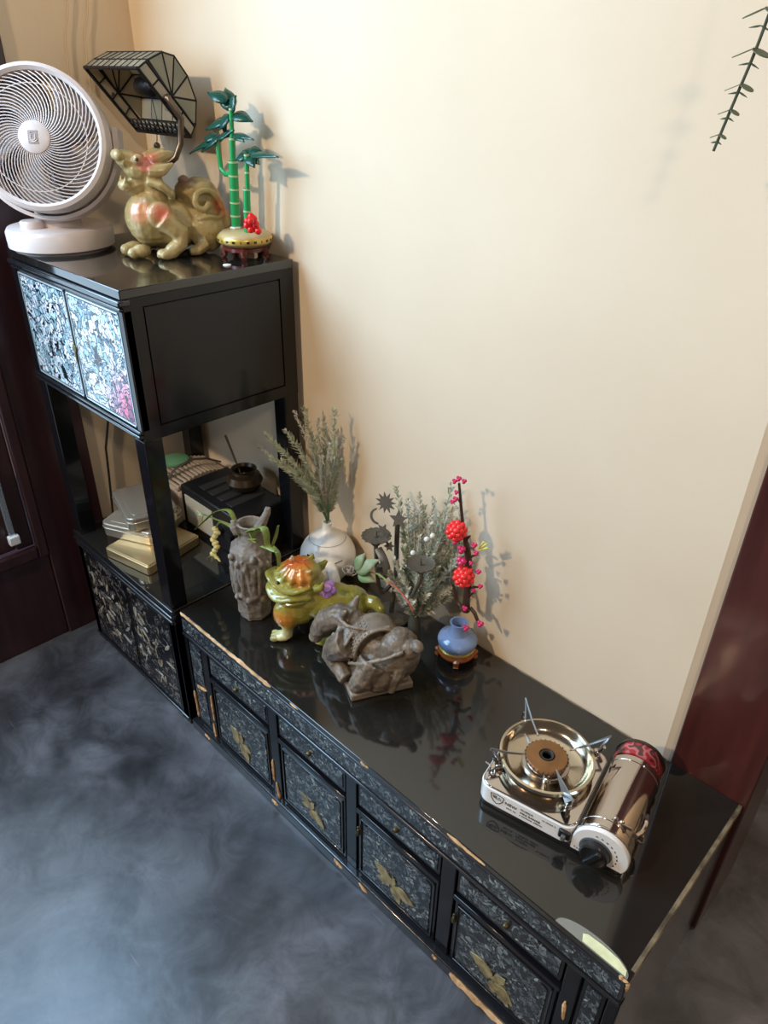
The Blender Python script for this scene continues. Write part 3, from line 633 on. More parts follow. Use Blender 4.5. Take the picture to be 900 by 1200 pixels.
# ---- carved soapstone dragon-toad
def cat_(pts, n=5):     # Catmull-Rom through points
    pts = [Vector(p) for p in pts]; out = []; q = [pts[0]*2-pts[1]] + pts + [pts[-1]*2-pts[-2]]
    for i in range(1, len(q)-2):
        for j in range(n):
            t = j/n; a, b, c, d = q[i-1], q[i], q[i+1], q[i+2]
            out.append(.5*((2*b) + (c-a)*t + (2*a-5*b+4*c-d)*t*t + (3*b-a-3*c+d)*t**3))
    return out + [pts[-1]]
dg_ = thing('carved_toad_dragon', 'carved olive soapstone beast with open jaws and rusty patches beside the fan', 'figurine', (-.158, -.120, ZT), math.radians(-99)); dg_.scale = (.87, .87, .87)
M['soap'] = patchmat('olive_soapstone', (.50, .38, .18), (.33, .25, .10), [((.036, .010, .158), .026, (.50, .15, .08)), ((.044, .024, .150), .014, (.60, .22, .16)), ((.034, .044, .074), .020, (.60, .17, .10)), ((.066, .026, .078), .022, (.55, .24, .11)), ((-.086, .028, .080), .030, (.52, .20, .09)), ((-.030, .0, .122), .026, (.20, .11, .06))], rough=.3, coat=.35)
def dragon(mb):
    E = mb.ell
    # crouching trunk: deep chest, sagging belly, hump of a back
    E((.040, 0, .062), (.042, .042, .046)); E((.000, 0, .048), (.056, .042, .042)); E((-.052, 0, .056), (.046, .042, .044)); E((-.056, 0, .088), (.038, .038, .036)); E((-.088, 0, .050), (.022, .030, .030)); E((-.040, 0, .102), (.026, .030, .020))
    # neck and head, jaws wide open
    mb.tube([(.030, 0, .085), (.026, 0, .108), (.034, 0, .126)], [.028, .023, .022], 14)
    E((.040, 0, .138), (.034, .027, .021), (0, -.2, 0)); E((.020, 0, .146), (.026, .023, .016), (0, .25, 0))
    mb.tube([(.048, 0, .146), (.064, 0, .154), (.078, 0, .161)], [.020, .017, .012], 12); E((.081, 0, .163), (.009, .017, .010))
    mb.tube([(.042, 0, .124), (.058, 0, .115), (.073, 0, .114)], [.018, .0145, .011], 12); E((.077, 0, .117), (.009, .015, .0095))
    for s in (-1, 1):
        mb.tube([(.077, s*.010, .124), (.075, s*.010, .132)], [.004, .001], 6); mb.tube([(.076, s*.011, .155), (.075, s*.011, .146)], [.004, .001], 6)
        E((.054, s*.021, .157), (.010, .008, .009))
        # swept frill behind the jaw
        mb.tube([(.044, s*.022, .124), (.026, s*.030, .118), (.008, s*.032, .104), (.004, s*.030, .094)], [.010, .014, .012, .005], 8, squash=.6); mb.tube([(.040, s*.024, .140), (.018, s*.030, .140), (-.004, s*.028, .150)], [.009, .010, .003], 8); mb.tube([(.030, s*.016, .154), (.008, s*.018, .162), (-.010, s*.018, .164)], [.010, .010, .004], 8)
        # fore leg: shoulder, elbow swept back, paw forward
        E((.034, s*.038, .070), (.023, .012, .024)); mb.tube([(.034, s*.040, .066), (.006, s*.047, .040), (.010, s*.048, .022), (.030, s*.047, .010)], [.020, .017, .014, .012], 12)
        for q in (-1, 0, 1): E((.042-.004*abs(q), s*.047+q*.0095, .0085), (.012, .0058, .0085))
        # far paw under the chest
        E((.070, s*.018, .012), (.018, .012, .012)); E((.084, s*.022, .010), (.009, .0055, .009)); E((.084, s*.012, .010), (.009, .0055, .009))
        E((-.050, s*.036, .036), (.034, .015, .034)); mb.tube([(-.040, s*.044, .020), (-.022, s*.048, .010), (-.008, s*.046, .007)], [.014, .010, .007], 8)
        # scrolls carved on the rump
        mb.tube(cat_([(-.088, s*.026, .050), (-.082, s*.036, .080), (-.060, s*.042, .104), (-.036, s*.040, .102), (-.030, s*.042, .084), (-.044, s*.045, .076), (-.056, s*.044, .086)]), .0055, 8)
        mb.tube(cat_([(-.030, s*.040, .060), (-.050, s*.046, .064), (-.070, s*.042, .060), (-.086, s*.030, .070)]), .0050, 8)
    for i in range(4): E((-.030-.018*i, 0, .120-.008*i*i*.6), (.010, .008, .008))
blend(dragon, 'carved_body', 'soap', dg_, .0018, 2, .0012, 60, 1)
MB().ell((.058, .0275, .158), (.0030, .002, .0030)).build('eye', P('dark_stone_eye', (.05, .03, .02), rough=.2), dg_, smooth=True)

# ---- brick-built bamboo in a pot
bb = thing('toy_bamboo', 'green plastic brick bamboo with dark leaves and red flower in a tan pot', 'toy plant', (-.064, -.052, ZT))
M['abs_green'] = P('bright_green_plastic', (.02, .30, .09), rough=.22); M['abs_dark'] = P('dark_green_plastic', (.008, .065, .045), rough=.25)
M['abs_tan'] = P('tan_plastic', (.52, .40, .20), rough=.25); M['abs_gold'] = P('gold_plastic', (.62, .42, .10), rough=.28, metal=.35)
M['abs_brown'] = P('reddish_brown_plastic', (.13, .030, .022), rough=.25); M['abs_red'] = P('red_plastic', (.72, .012, .015), rough=.2)
M['abs_black'] = P('black_brick_plastic', (.015, .012, .012), rough=.3)
mb = MB(); mb.lathe([(0, .010), (.031, .010), (.031, .015), (.026, .018), (0, .018)], 32); st = mb.build('stand', 'abs_brown', bb, smooth=True)
for k in range(5):
    a = math.radians(-42 + 72*k); mb = MB(); c, s = math.cos(a), math.sin(a)
    mb.tube([(.027*c, .027*s, .013), (.034*c, .034*s, .010), (.033*c, .033*s, .004), (.037*c, .037*s, .0015)], [.006, .0055, .004, .0045], 8); mb.build('foot', 'abs_brown', st, smooth=True)
MB().lathe([(0, .017), (.032, .017), (.0405, .022), (.042, .027), (.0405, .033), (.034, .038), (0, .039)], 44).build('pot', 'abs_tan', bb, smooth=True)
mb = MB(); mb.lathe([(.0412, .0225), (.0427, .0245), (.0427, .0300), (.0412, .032)], 44); bd = mb.build('pot_band', 'abs_gold', bb, smooth=True)
mb = MB()
for k in range(24):
    a = 2*PI*k/24; c, s = math.cos(a), math.sin(a); mb.obox((.0428*c, .0428*s, .0272), (.0004, .0022 if k % 3 else .0006, .0017), (0, 0, a))
o = mb.build('band_marks', 'abs_black', bd)
BW = lambda x, y, dy=0: ony(x, y, -.052+dy)
def culm(p0, p1, r, nseg, nm='stem'):
    p0, p1 = Vector(p0), Vector(p1)
    o = MB().tube([p0, p1], r, 14).build(nm, 'abs_green', bb, smooth=True, world=True)
    for k in range(1, nseg+1):
        c = p0.lerp(p1, k/(nseg+.0)); ax = (p1-p0).normalized(); f = zframe(c, ax).to_3x3()
        MB().lathe([(r*.9, -.0014), (r*1.12, -.0010), (r*1.12, .0010), (r*.9, .0014)], 16, c, f).build('node_ring', P('pale_ring', (.45, .52, .30), rough=.3) if 'pr_' not in M else M['pr_'], o, smooth=True, world=True)
M['pr_'] = P('pale_ring', (.42, .50, .28), rough=.3)
b0 = BW(277, 272); b0.z = ZT+.038
culm(b0, BW(273, 190), .0072, 5); culm(BW(273, 190), BW(272, 163), .0046, 1); culm(BW(272, 163), BW(271, 128), .0034, 1)
c0 = BW(290, 268, -.006); c0.z = ZT+.038
culm(c0, BW(289, 222, -.006), .0055, 2); culm(BW(290, 222, -.006), BW(289, 182, -.006), .0036, 2)
MB().tube([BW(272, 205), BW(264, 204), BW(259, 198), BW(258, 190), BW(255, 172), BW(253, 162)], [.0038, .0038, .0038, .0036, .0034, .003], 12).build('branch', 'abs_green', bb, smooth=True, world=True)
def brleaf(base, tip, w, droop=.004, up=Vector((0,0,1)), mat='abs_dark', parent=bb, nm='leaf', solid=.0018, W_=True):
    base, tip = Vector(base), Vector(tip); d = tip-base; sd = d.cross(up)
    sd = sd.normalized() if sd.length > 1e-5 else Vector((1,0,0)); nz = sd.cross(d).normalized()
    def f(u, v): return base + d*u + sd*(w*(v-.5)*2*math.sin(PI*min(1, (.06+.94*u))**.75)) + nz*(droop*math.sin(PI*u)*1.0 - abs(v-.5)*w*.35)
    return MB().grid(f, 8, 4).build(nm, mat, parent, smooth=True, world=W_, solid=solid)
LF = [((270, 128), (264, 103), .010), ((266, 118), (243, 108), .008), ((272, 134), (296, 142), .008), ((268, 136), (256, 152), .009), ((266, 140), (241, 152), .008), ((270, 130), (276, 112), .009), ((262, 140), (264, 158), .007),
      ((256, 160), (236, 178), .009), ((254, 164), (222, 180), .005), ((256, 160), (272, 158), .008), ((252, 160), (240, 162), .009), ((258, 164), (274, 152), .007), ((272, 158), (297, 164), .004), ((276, 160), (286, 166), .005),
      ((290, 182), (276, 188), .007), ((290, 180), (306, 176), .008), ((292, 182), (326, 184), .005), ((292, 184), (304, 192), .007), ((290, 182), (298, 196), .007), ((290, 180), (284, 178), .007)]
for i, (a, b, w) in enumerate(LF):
    dy = random.Random(i).uniform(-.014, .014); brleaf(BW(a[0], a[1], dy*.2), BW(b[0], b[1], dy), w*1.25, .003, Vector((.3, -.6, .8)))
fl = MB(); fc = BW(295, 262, -.018)
for k in range(16):
    rnd = random.Random(k); fl.ell(fc + Vector((rnd.uniform(-.008, .008), rnd.uniform(-.007, .006), rnd.uniform(-.011, .011))), (.0056, .0056, .0056), seg=10, rings=6)
fl.build('red_flower', 'abs_red', bb, smooth=True, world=True)
MB().box(-.024, -.012, -.010, .002, .0385, .0415).build('white_stud', P('white_brick', (.8, .78, .72), rough=.3), bb, bevel=.001)
tag(MB().lathe([(0, 0), (.006, 0), (.0065, .0008), (.005, .0016), (0, .0018)], 14, onz(266, 311, ZT), None).build('white_chip', P('white_chip_paint', (.85, .82, .82), rough=.3), smooth=True), 'tiny white chip lying below the bamboo pot', 'chip')

# ================================================================== things on the open shelf
ZS = .2588
M['tin_gold'] = P('pale_gold_tin', (.60, .45, .24), rough=.28, metal=.75, col2=(.50, .36, .18), vscale=12)
M['tin_silver'] = P('silvery_tin', (.60, .55, .46), rough=.24, metal=.8)
M['tin_lid'] = P('clear_tin_lid', (.40, .35, .28), rough=.14, metal=.55, coat=.4)
M['wood_plain'] = P('light_plywood', (.55, .36, .16), rough=.5, col2=(.42, .26, .11), vscale=20)
def rrect(hx, hy, r, n=5):
    out = []
    for cx, cy, a0 in ((hx-r, hy-r, 0), (-hx+r, hy-r, PI/2), (-hx+r, -hy+r, PI), (hx-r, -hy+r, 1.5*PI)):
        for j in range(n+1): a = a0+PI/2*j/n; out.append((cx+r*math.cos(a), cy+r*math.sin(a)))
    return out
ang = math.radians(12)
c = thing('gold_box', 'flat pale gold metal box at the bottom of the stack of tins', 'box', (-.185, -.229, ZS), ang)
MB().prism(rrect(.058, .064, .006), 0, .0185).build('body', 'tin_gold', c, bevel=.0015)
MB().prism(rrect(.0555, .0615, .005), .0185, .0205).build('lid', 'tin_gold', c, bevel=.0008)
def tin(name, label, loc, rz, hx, hy, h, body):
    c = thing(name, label, 'tin', loc, rz)
    MB().prism(rrect(hx, hy, .014), 0, h*.66).build('body', body, c, bevel=.002)
    l = MB().prism(rrect(hx+.0012, hy+.0012, .015), h*.60, h*.96).build('lid', 'tin_lid', c, bevel=.003, seg=3)
    MB().prism(rrect(hx-.010, hy-.010, .010), h*.955, h).build('lid_panel', 'tin_lid', l, bevel=.0012)
    mb = MB(); q = rrect(hx+.0014, hy+.0014, .015); mb.tube([(x, y, h*.64) for x, y in q+q[:1]], .0012, 6, cap=False); mb.build('rim', 'tin_silver', l, smooth=True)
tin('storage_tin', 'square lidded tin lying between the gold box and the upper tin', (-.238, -.214, ZS+.0206), math.radians(25), .058, .053, .030, 'tin_silver')
tin('lunch_tin', 'square tin with pale lid on top of the stack of tins', (-.240, -.206, ZS+.0508), math.radians(-14), .064, .046, .030, 'tin_silver')
# radio
rd = thing('shelf_radio', 'black box radio with cream speaker cloth on the open shelf', 'radio', (-.132, -.079, ZS))
MB().box(-.095, .095, -.055, .055, 0, .090).build('case', P('radio_black', (.012, .012, .014), rough=.3, bump=.1, bscale=120), rd, bevel=.003)
MB().box(-.080, .012, -.0570, -.0545, .012, .074).build('speaker_cloth', P('cream_cloth', (.44, .40, .30), rough=.8, bump=.5, bscale=500), rd, bevel=.001)
for k in range(4): MB().box(-.060+k*.03, -.040+k*.03, -.035, .040, .0898, .0912).build('top_slot', P('radio_slot', (.03, .03, .032), rough=.5), rd, bevel=.0006)
for k in range(2): MB().lathe([(0, 0), (.011, 0), (.010, .008), (0, .009)], 20, (.035+k*.032, -.0550, .045), Matrix(((1,0,0),(0,0,-1),(0,1,0)))).build('knob', 'black_plastic', rd, smooth=True)
# bronze pot
pp = onz(293, 566, ZS+.0912); pt = thing('bronze_pot', 'small round bronze pot with a thin stick standing on the radio', 'pot', (pp.x+.012, pp.y-.020, ZS+.0914))
M['bronze_dark'] = P('dark_bronze', (.075, .050, .032), rough=.3, metal=.7, bump=.15, bscale=60)
MB().lathe([(0, 0), (.018, 0), (.030, .008), (.035, .020), (.030, .032), (.022, .036), (.021, .040), (.025, .044), (.022, .0445), (.018, .039), (.025, .030), (.028, .020), (.018, .006), (0, .004)], 36).build('bowl', 'bronze_dark', pt, smooth=True)
s0 = Vector((pt.location.x, pt.location.y, pt.location.z+.008)); s1 = ony(264, 510, pt.location.y+.01)
MB().tube([s0, s1], [.0016, .0028], 8).build('stick', P('dark_wood_stick', (.10, .065, .04), rough=.5), pt, world=True)
# slotted beige rack with strap, green lid
rk = thing('slotted_rack', 'beige slotted wooden rack with dark strap between tins and radio', 'rack', (-.278, -.080, ZS))
M['beige_wood'] = P('beige_wood', (.50, .40, .30), rough=.5, col2=(.40, .30, .21), vscale=30)
MB().box(-.045, .045, -.055, .060, 0, .070).build('box', 'beige_wood', rk, bevel=.006)
for k in range(13):
    t = k/12; y = -.052+.108*t; MB().box(-.042, .044, y-.0028, y+.0028, .0755+.012*math.sin(PI*t), .0805+.012*math.sin(PI*t)).build('slat', 'beige_wood', rk, bevel=.001)
for sx in (-.038, .038):
    mb = MB(); mb.tube([(sx, -.056+.116*t, .072+.012*math.sin(PI*t)) for t in [j/10 for j in range(11)]], .0045, 8); mb.build('rail', 'beige_wood', rk, smooth=True)
mb = MB(); mb.tube([(.0, -.060, .076), (.012, -.035, .104), (.016, 0, .112), (.02, .03, .105), (.03, .056, .092)], [.004]*5, 8, squash=.5); mb.build('strap', P('dark_strap', (.055, .040, .034), rough=.6), rk, smooth=True)
gl = thing('green_lid', 'green round plastic lid lying on the beige rack', 'lid', (-.312, -.090, ZS+.0925))
MB().lathe([(0, .0), (.024, 0), (.027, .002), (.027, .006), (.018, .010), (0, .011)], 36).build('disc', P('dull_green', (.14, .33, .18), rough=.5), gl, smooth=True)
MB().lathe([(.0262, .001), (.0282, .001), (.0282, .004), (.0262, .004)], 36, closed=True).build('rim', P('dull_green_rim', (.11, .27, .15), rough=.5), gl, smooth=True)
# cables on the left wall
tag(MB().tube([onx(122, 470, XW+.006) + Vector((0, 0, .16)), onx(122, 470, XW+.006), onx(127, 490, XW+.006), onx(124, 525, XW+.006), onx(128, 560, XW+.006), onx(132, 600, XW+.006), onx(132, 600, XW+.006)+Vector((0, .0, -.10))], .0024, 8).build('power_cable', 'black_rubber', smooth=True), 'black power cable hanging down the cream wall behind the tins', 'cable')

for k_, (x_, n_) in enumerate(((78, 'left'), (101, 'right'))):
    tag(MB().tube(cat_([onx(x_, -60, XW+.003), onx(x_+2, 10, XW+.003), onx(x_-1, 40, XW+.003), onx(x_+1, 66, XW+.003), onx(x_+6, 110, XW+.003)]), .0009, 6).build('thin_cord', P('beige_cord%d' % k_, (.55, .44, .33), rough=.6), smooth=True), ('thin beige cord on the left wall straight above the desk fan', 'thin beige cord on the left wall beside the stained glass lamp')[k_], 'cord', 'cords on the left wall')

# ================================================================== things on the low cabinet
ZL = .2606
# ---- carved grey stone vase with orchid
M['stone'] = weathered('grey_carved_stone', (.105, .088, .075), (.27, .235, .20), .75)
M['stone_brown'] = weathered('brown_grey_stone', (.052, .038, .027), (.235, .18, .128), .42)
sv = thing('stone_vase', 'grey stone vase carved like a rock with a notched spout mouth', 'vase', (.100, -.205, ZL), math.radians(-38))
def stonevase(mb):
    # tapered octagonal trunk, then a neck with a scooped mouth and a horn
    oct_ = lambda r, z, k=0: [(r*math.cos(PI/8+q*PI/4+k), r*.94*math.sin(PI/8+q*PI/4+k), z) for q in range(8)]
    lv = [oct_(.0275, 0), oct_(.0300, .010), oct_(.0320, .045), oct_(.0365, .090), oct_(.0385, .118), oct_(.0340, .134), oct_(.0240, .142)]
    vv = [[mb.bm.verts.new(p) for p in r] for r in lv]
    mb.bm.faces.new(vv[0][::-1]); mb.bm.faces.new(vv[-1])
    for a, b in zip(vv, vv[1:]):
        for q in range(8): mb.bm.faces.new((a[q], a[(q+1) % 8], b[(q+1) % 8], b[q]))
    mb.lathe([(0, .135), (.025, .135), (.0185, .150), (.0165, .160), (.0190, .172), (.0215, .178), (.0180, .179), (.0125, .166), (.011, .154), (0, .152)], 20, (.002, .004, 0))
    mb.tube([(.002, .016, .166), (.003, .024, .180), (.004, .031, .194), (.004, .034, .204)], [.009, .0075, .006, .0045], 8)
    mb.tube([(.003, -.016, .162), (.004, -.021, .174), (.002, -.022, .184)], [.009, .007, .004], 8)
    # carved drapery and figures in relief on the face towards the room
    rnd = random.Random(4)
    for k in range(13):
        a = -1.15 + 2.3*k/12 + rnd.uniform(-.06, .06); z1 = rnd.uniform(.105, .132); z0 = rnd.uniform(.035, .060); sl = rnd.uniform(-.25, .25)
        pts = []
        for j in range(7):
            z = z1+(z0-z1)*j/6; r = .0315+.006*max(0, (z-.03)/.1); aa = a+sl*j/6; pts.append((r*math.cos(aa), r*.95*math.sin(aa), z))
        mb.tube(pts, [.002, .003, .0036, .0032, .0036, .003, .002], 6)
    for k in range(6):
        a = -.95+.36*k; mb.ell((.0375*math.cos(a), .0355*math.sin(a), .128-.008*(k % 3)), (.0045, .0045, .007)); mb.ell((.0320*math.cos(a), .0305*math.sin(a), .048+.007*(k % 2)), (.0055, .0055, .0060))
blend(stonevase, 'carved_body', 'stone', sv, .0016, 1, .0010, 110, 5)
# ---- orchid sprig in the stone vase
oc = thing('orchid_spray', 'artificial green orchid leaves and drooping yellow flower in the stone vase', 'plant', (.104, -.205, ZL+.16))
M['leaf_olive'] = P('olive_green_leaf', (.24, .30, .075), rough=.45, col2=(.16, .22, .05), vscale=60)
M['flower_yellow'] = P('pale_yellow_petal', (.68, .62, .20), rough=.5, col2=(.75, .72, .42), vscale=80)
OY = lambda x, y, dy=0: ony(x, y, -.215+dy)
def strap(pts, w, mat='leaf_olive', parent=None, nm='leaf', flat=.28):
    k = len(pts); return MB().tube(pts, [w*(.35+.65*math.sin(PI*(.12+.80*i/(k-1)))) for i in range(k)], 8, squash=flat).build(nm, mat, parent, smooth=True, world=True)
def cat(pts, n=5):     # Catmull-Rom through points
    pts = [Vector(p) for p in pts]; out = []; q = [pts[0]*2-pts[1]] + pts + [pts[-1]*2-pts[-2]]
    for i in range(1, len(q)-2):
        for j in range(n):
            t = j/n; a, b, c, d = q[i-1], q[i], q[i+1], q[i+2]
            out.append(.5*((2*b) + (c-a)*t + (2*a-5*b+4*c-d)*t*t + (3*b-a-3*c+d)*t**3))
    return out + [pts[-1]]
strap(cat([OY(300, 632), OY(283, 630), OY(276, 612), OY(268, 598), OY(252, 600), OY(238, 612), OY(229, 620)]), .0042, parent=oc)
strap(cat([OY(300, 636), OY(285, 628), OY(268, 616), OY(258, 612), OY(252, 620)]), .0020, parent=oc, nm='flower_stem', flat=1)
strap(cat([OY(296, 634), OY(290, 622), OY(278, 618), OY(262, 612), OY(246, 606), OY(236, 602)]), .0017, parent=oc, nm='flower_stem', flat=1)
strap(cat([OY(292, 640, .01), OY(300, 622, .0), OY(308, 618, -.01), OY(312, 626, -.012), OY(314, 640, -.012), OY(322, 646, -.012)]), .0055, parent=oc)
strap(cat([OY(288, 640), OY(284, 628), OY(296, 620), OY(310, 622)]), .0060, parent=oc)
strap(cat([OY(316, 646), OY(322, 632), OY(326, 616)]), .0040, parent=oc)
strap(cat([OY(306, 640), OY(318, 644), OY(327, 648)]), .0035, parent=oc)
strap(cat([OY(320, 640, .01), OY(326, 650, .01), OY(327, 664, .01)]), .0045, parent=oc)
mb = MB()
for k in range(8):
    c = OY(252+2.2*math.sin(k*1.6), 620+4.2*k); mb.ell(c, (.0062, .005, .0046), (0, .5*math.sin(k*2), k))
mb.build('flower', 'flower_yellow', oc, smooth=True, world=True)
for k in range(4):
    a = OY(250, 648); b = OY(243+5*k, 655+3*(k % 2)); strap([a, a.lerp(b, .5), b], .0028, 'flower_yellow', oc, 'petal')
for k in range(4):
    a = OY(238, 604); b = OY(230+2*k, 598+5*k); strap([a, a.lerp(b, .5), b], .0018, 'flower_yellow', oc, 'petal')
# ---- white round bottle vase
wv = Vector((.113, -.052, ZL)); RV = .0495
wt = thing('white_vase', 'white glossy round vase with narrow neck and black brush motif holding lavender', 'vase', wv)
M['white_glaze'] = P('white_glaze', (.92, .88, .82), rough=.3, coat=.25)
prf = [(0, 0), (.024, 0), (.026, .004)] + [(RV*math.sin(a), .050 - RV*math.cos(a)*.95) for a in [math.radians(d) for d in range(42, 142, 7)]]
r_, z_ = prf[-1]; prf += [(r_-.0006, z_+.0015), (.020, z_+.009), (.0095, z_+.016), (.0078, z_+.026), (.0085, z_+.032), (.0065, z_+.032), (.006, z_+.02), (0, z_+.02)]
MB().lathe(prf, 48).build('body', 'white_glaze', wt, smooth=True, angle=60)
mb = MB(); mb.tube([(r_*math.cos(t)*1.003, r_*math.sin(t)*1.003, z_) for t in [2*PI*j/48 for j in range(49)]], .0006, 5, cap=False); mb.build('lid_line', P('grey_line', (.3, .27, .24), rough=.4), wt)
def onvase(x, y, off=.0004):
    # point of the vase's round body seen along a pixel, used to lay the painted motif on the glaze
    c = wv + Vector((0, 0, .050)); v = ray(x, y).normalized(); oc_ = CAM - c; rr_ = RV+off
    b = v.dot(oc_); disc = b*b - (oc_.length_squared - rr_*rr_)
    return CAM + v*(-b - math.sqrt(max(disc, 0)))
mb = MB()
def vq(a, b, c, d, n=5):
    def f(u, v): 
        x = (a[0]*(1-u)+b[0]*u)*(1-v)+(d[0]*(1-u)+c[0]*u)*v; y = (a[1]*(1-u)+b[1]*u)*(1-v)+(d[1]*(1-u)+c[1]*u)*v
        return onvase(x, y)
    mb.grid(f, n, n)
vq((355.5, 653), (369, 658), (369, 664), (355.5, 657)); vq((360, 649), (368.5, 653), (368.5, 661), (360, 658)); vq((368, 658.5), (383, 663), (383, 665), (368, 664)); vq((384, 664), (401, 656.5), (401, 657.3), (384, 665))
mb.build('brush_motif', P('black_glaze', (.012, .010, .010), rough=.25), wt, world=True, smooth=True, solid=.0004)
sp0 = wv + Vector((.026, -.020, .046))
MB().tube(cat([wv+Vector((.030, -.024, .058)), wv+Vector((.052, -.036, .056)), wv+Vector((.062, -.040, .040)), wv+Vector((.058, -.036, .018)), wv+Vector((.030, -.020, .010))]), [.010]*20+[.009], 12, squash=.75).build('handle', 'white_glaze', wt, smooth=True, world=True)
# ---- feathery sprigs
def sprig(pts, parent, mat, nl=46, ln=.010, w=.0011, stem=.0009, start=.3, seed=0, nm='sprig', smat=None, spread=1.0):
    rnd = random.Random(seed); pts = cat(pts, 6); mb = MB(); k = len(pts)
    mb.tube(pts, [stem*(1-.6*i/k) for i in range(k)], 5)
    for i in range(nl):
        t = start + (1-start)*i/nl; f = t*(k-1); j = min(int(f), k-2); p = pts[j].lerp(pts[j+1], f-j); d = (pts[j+1]-pts[j]).normalized()
        a = rnd.uniform(0, 2*PI); o = d.orthogonal().normalized(); o = (Matrix.Rotation(a, 3, d) @ o)
        q = p + (d*.75 + o*.75*spread).normalized()*ln*(1.1-.6*t)*rnd.uniform(.7, 1.25); sd = d.cross(o)*w
        m_ = p.lerp(q, .5); n_ = o*w*.6
        v = [mb.bm.verts.new(x) for x in (p, m_+sd, q, m_-sd, m_+n_)]
        mb.bm.faces.new((v[0], v[1], v[4])); mb.bm.faces.new((v[1], v[2], v[4])); mb.bm.faces.new((v[2], v[3], v[4])); mb.bm.faces.new((v[3], v[0], v[4]))
    return mb.build(nm, mat, parent, world=True)
M['lav'] = P('grey_green_lavender', (.40, .45, .29), rough=.7, col2=(.56, .57, .46), vscale=90)
M['lav_tip'] = P('frosted_mauve_lavender', (.62, .56, .52), rough=.8, col2=(.42, .44, .33), vscale=90)
M['stem_green'] = P('green_stem', (.05, .13, .045), rough=.5)
lav = thing('lavender_bunch', 'artificial grey green lavender sprigs standing in the white round vase', 'plant', wv + Vector((0, 0, .120)))
nk = wv + Vector((0, 0, .118))
tips = [(302, 522, -.095), (312, 508, -.085), (322, 520, -.09), (345, 482, -.06), (357, 478, -.04), (335, 504, -.075), (372, 490, -.05), (380, 500, -.03), (392, 480, -.035), (404, 512, -.03), (398, 540, -.025), (330, 540, -.09), (350, 520, -.065), (366, 512, -.055), (392, 560, -.02), (375, 535, -.07), (340, 552, -.09), (318, 536, -.1), (386, 520, -.06)]
for i, (x, y, yy) in enumerate(tips):
    tp = ony(x, y, yy); mid = nk.lerp(tp, .45) + Vector((.012, 0, .018)) if x < 350 else nk.lerp(tp, .5) + Vector((.006*(i % 3-1), 0, .006))
    o = sprig([nk+Vector((0, 0, -.02)), nk+Vector((0, 0, .01)), mid, tp], lav, 'lav_tip' if i % 3 == 0 else 'lav', 150, .019 if i % 3 else .012, .0021, .0011, .38, i)
for i in range(5):
    a = 2*PI*i/5; MB().tube(cat([nk+Vector((0, 0, -.02)), nk+Vector((.003*math.cos(a), .003*math.sin(a), .01)), nk+Vector((.018*math.cos(a)-.005, .010*math.sin(a)-.008, .045))]), [.0016]*10+[.001], 6).build('stem', 'stem_green', lav, smooth=True, world=True)
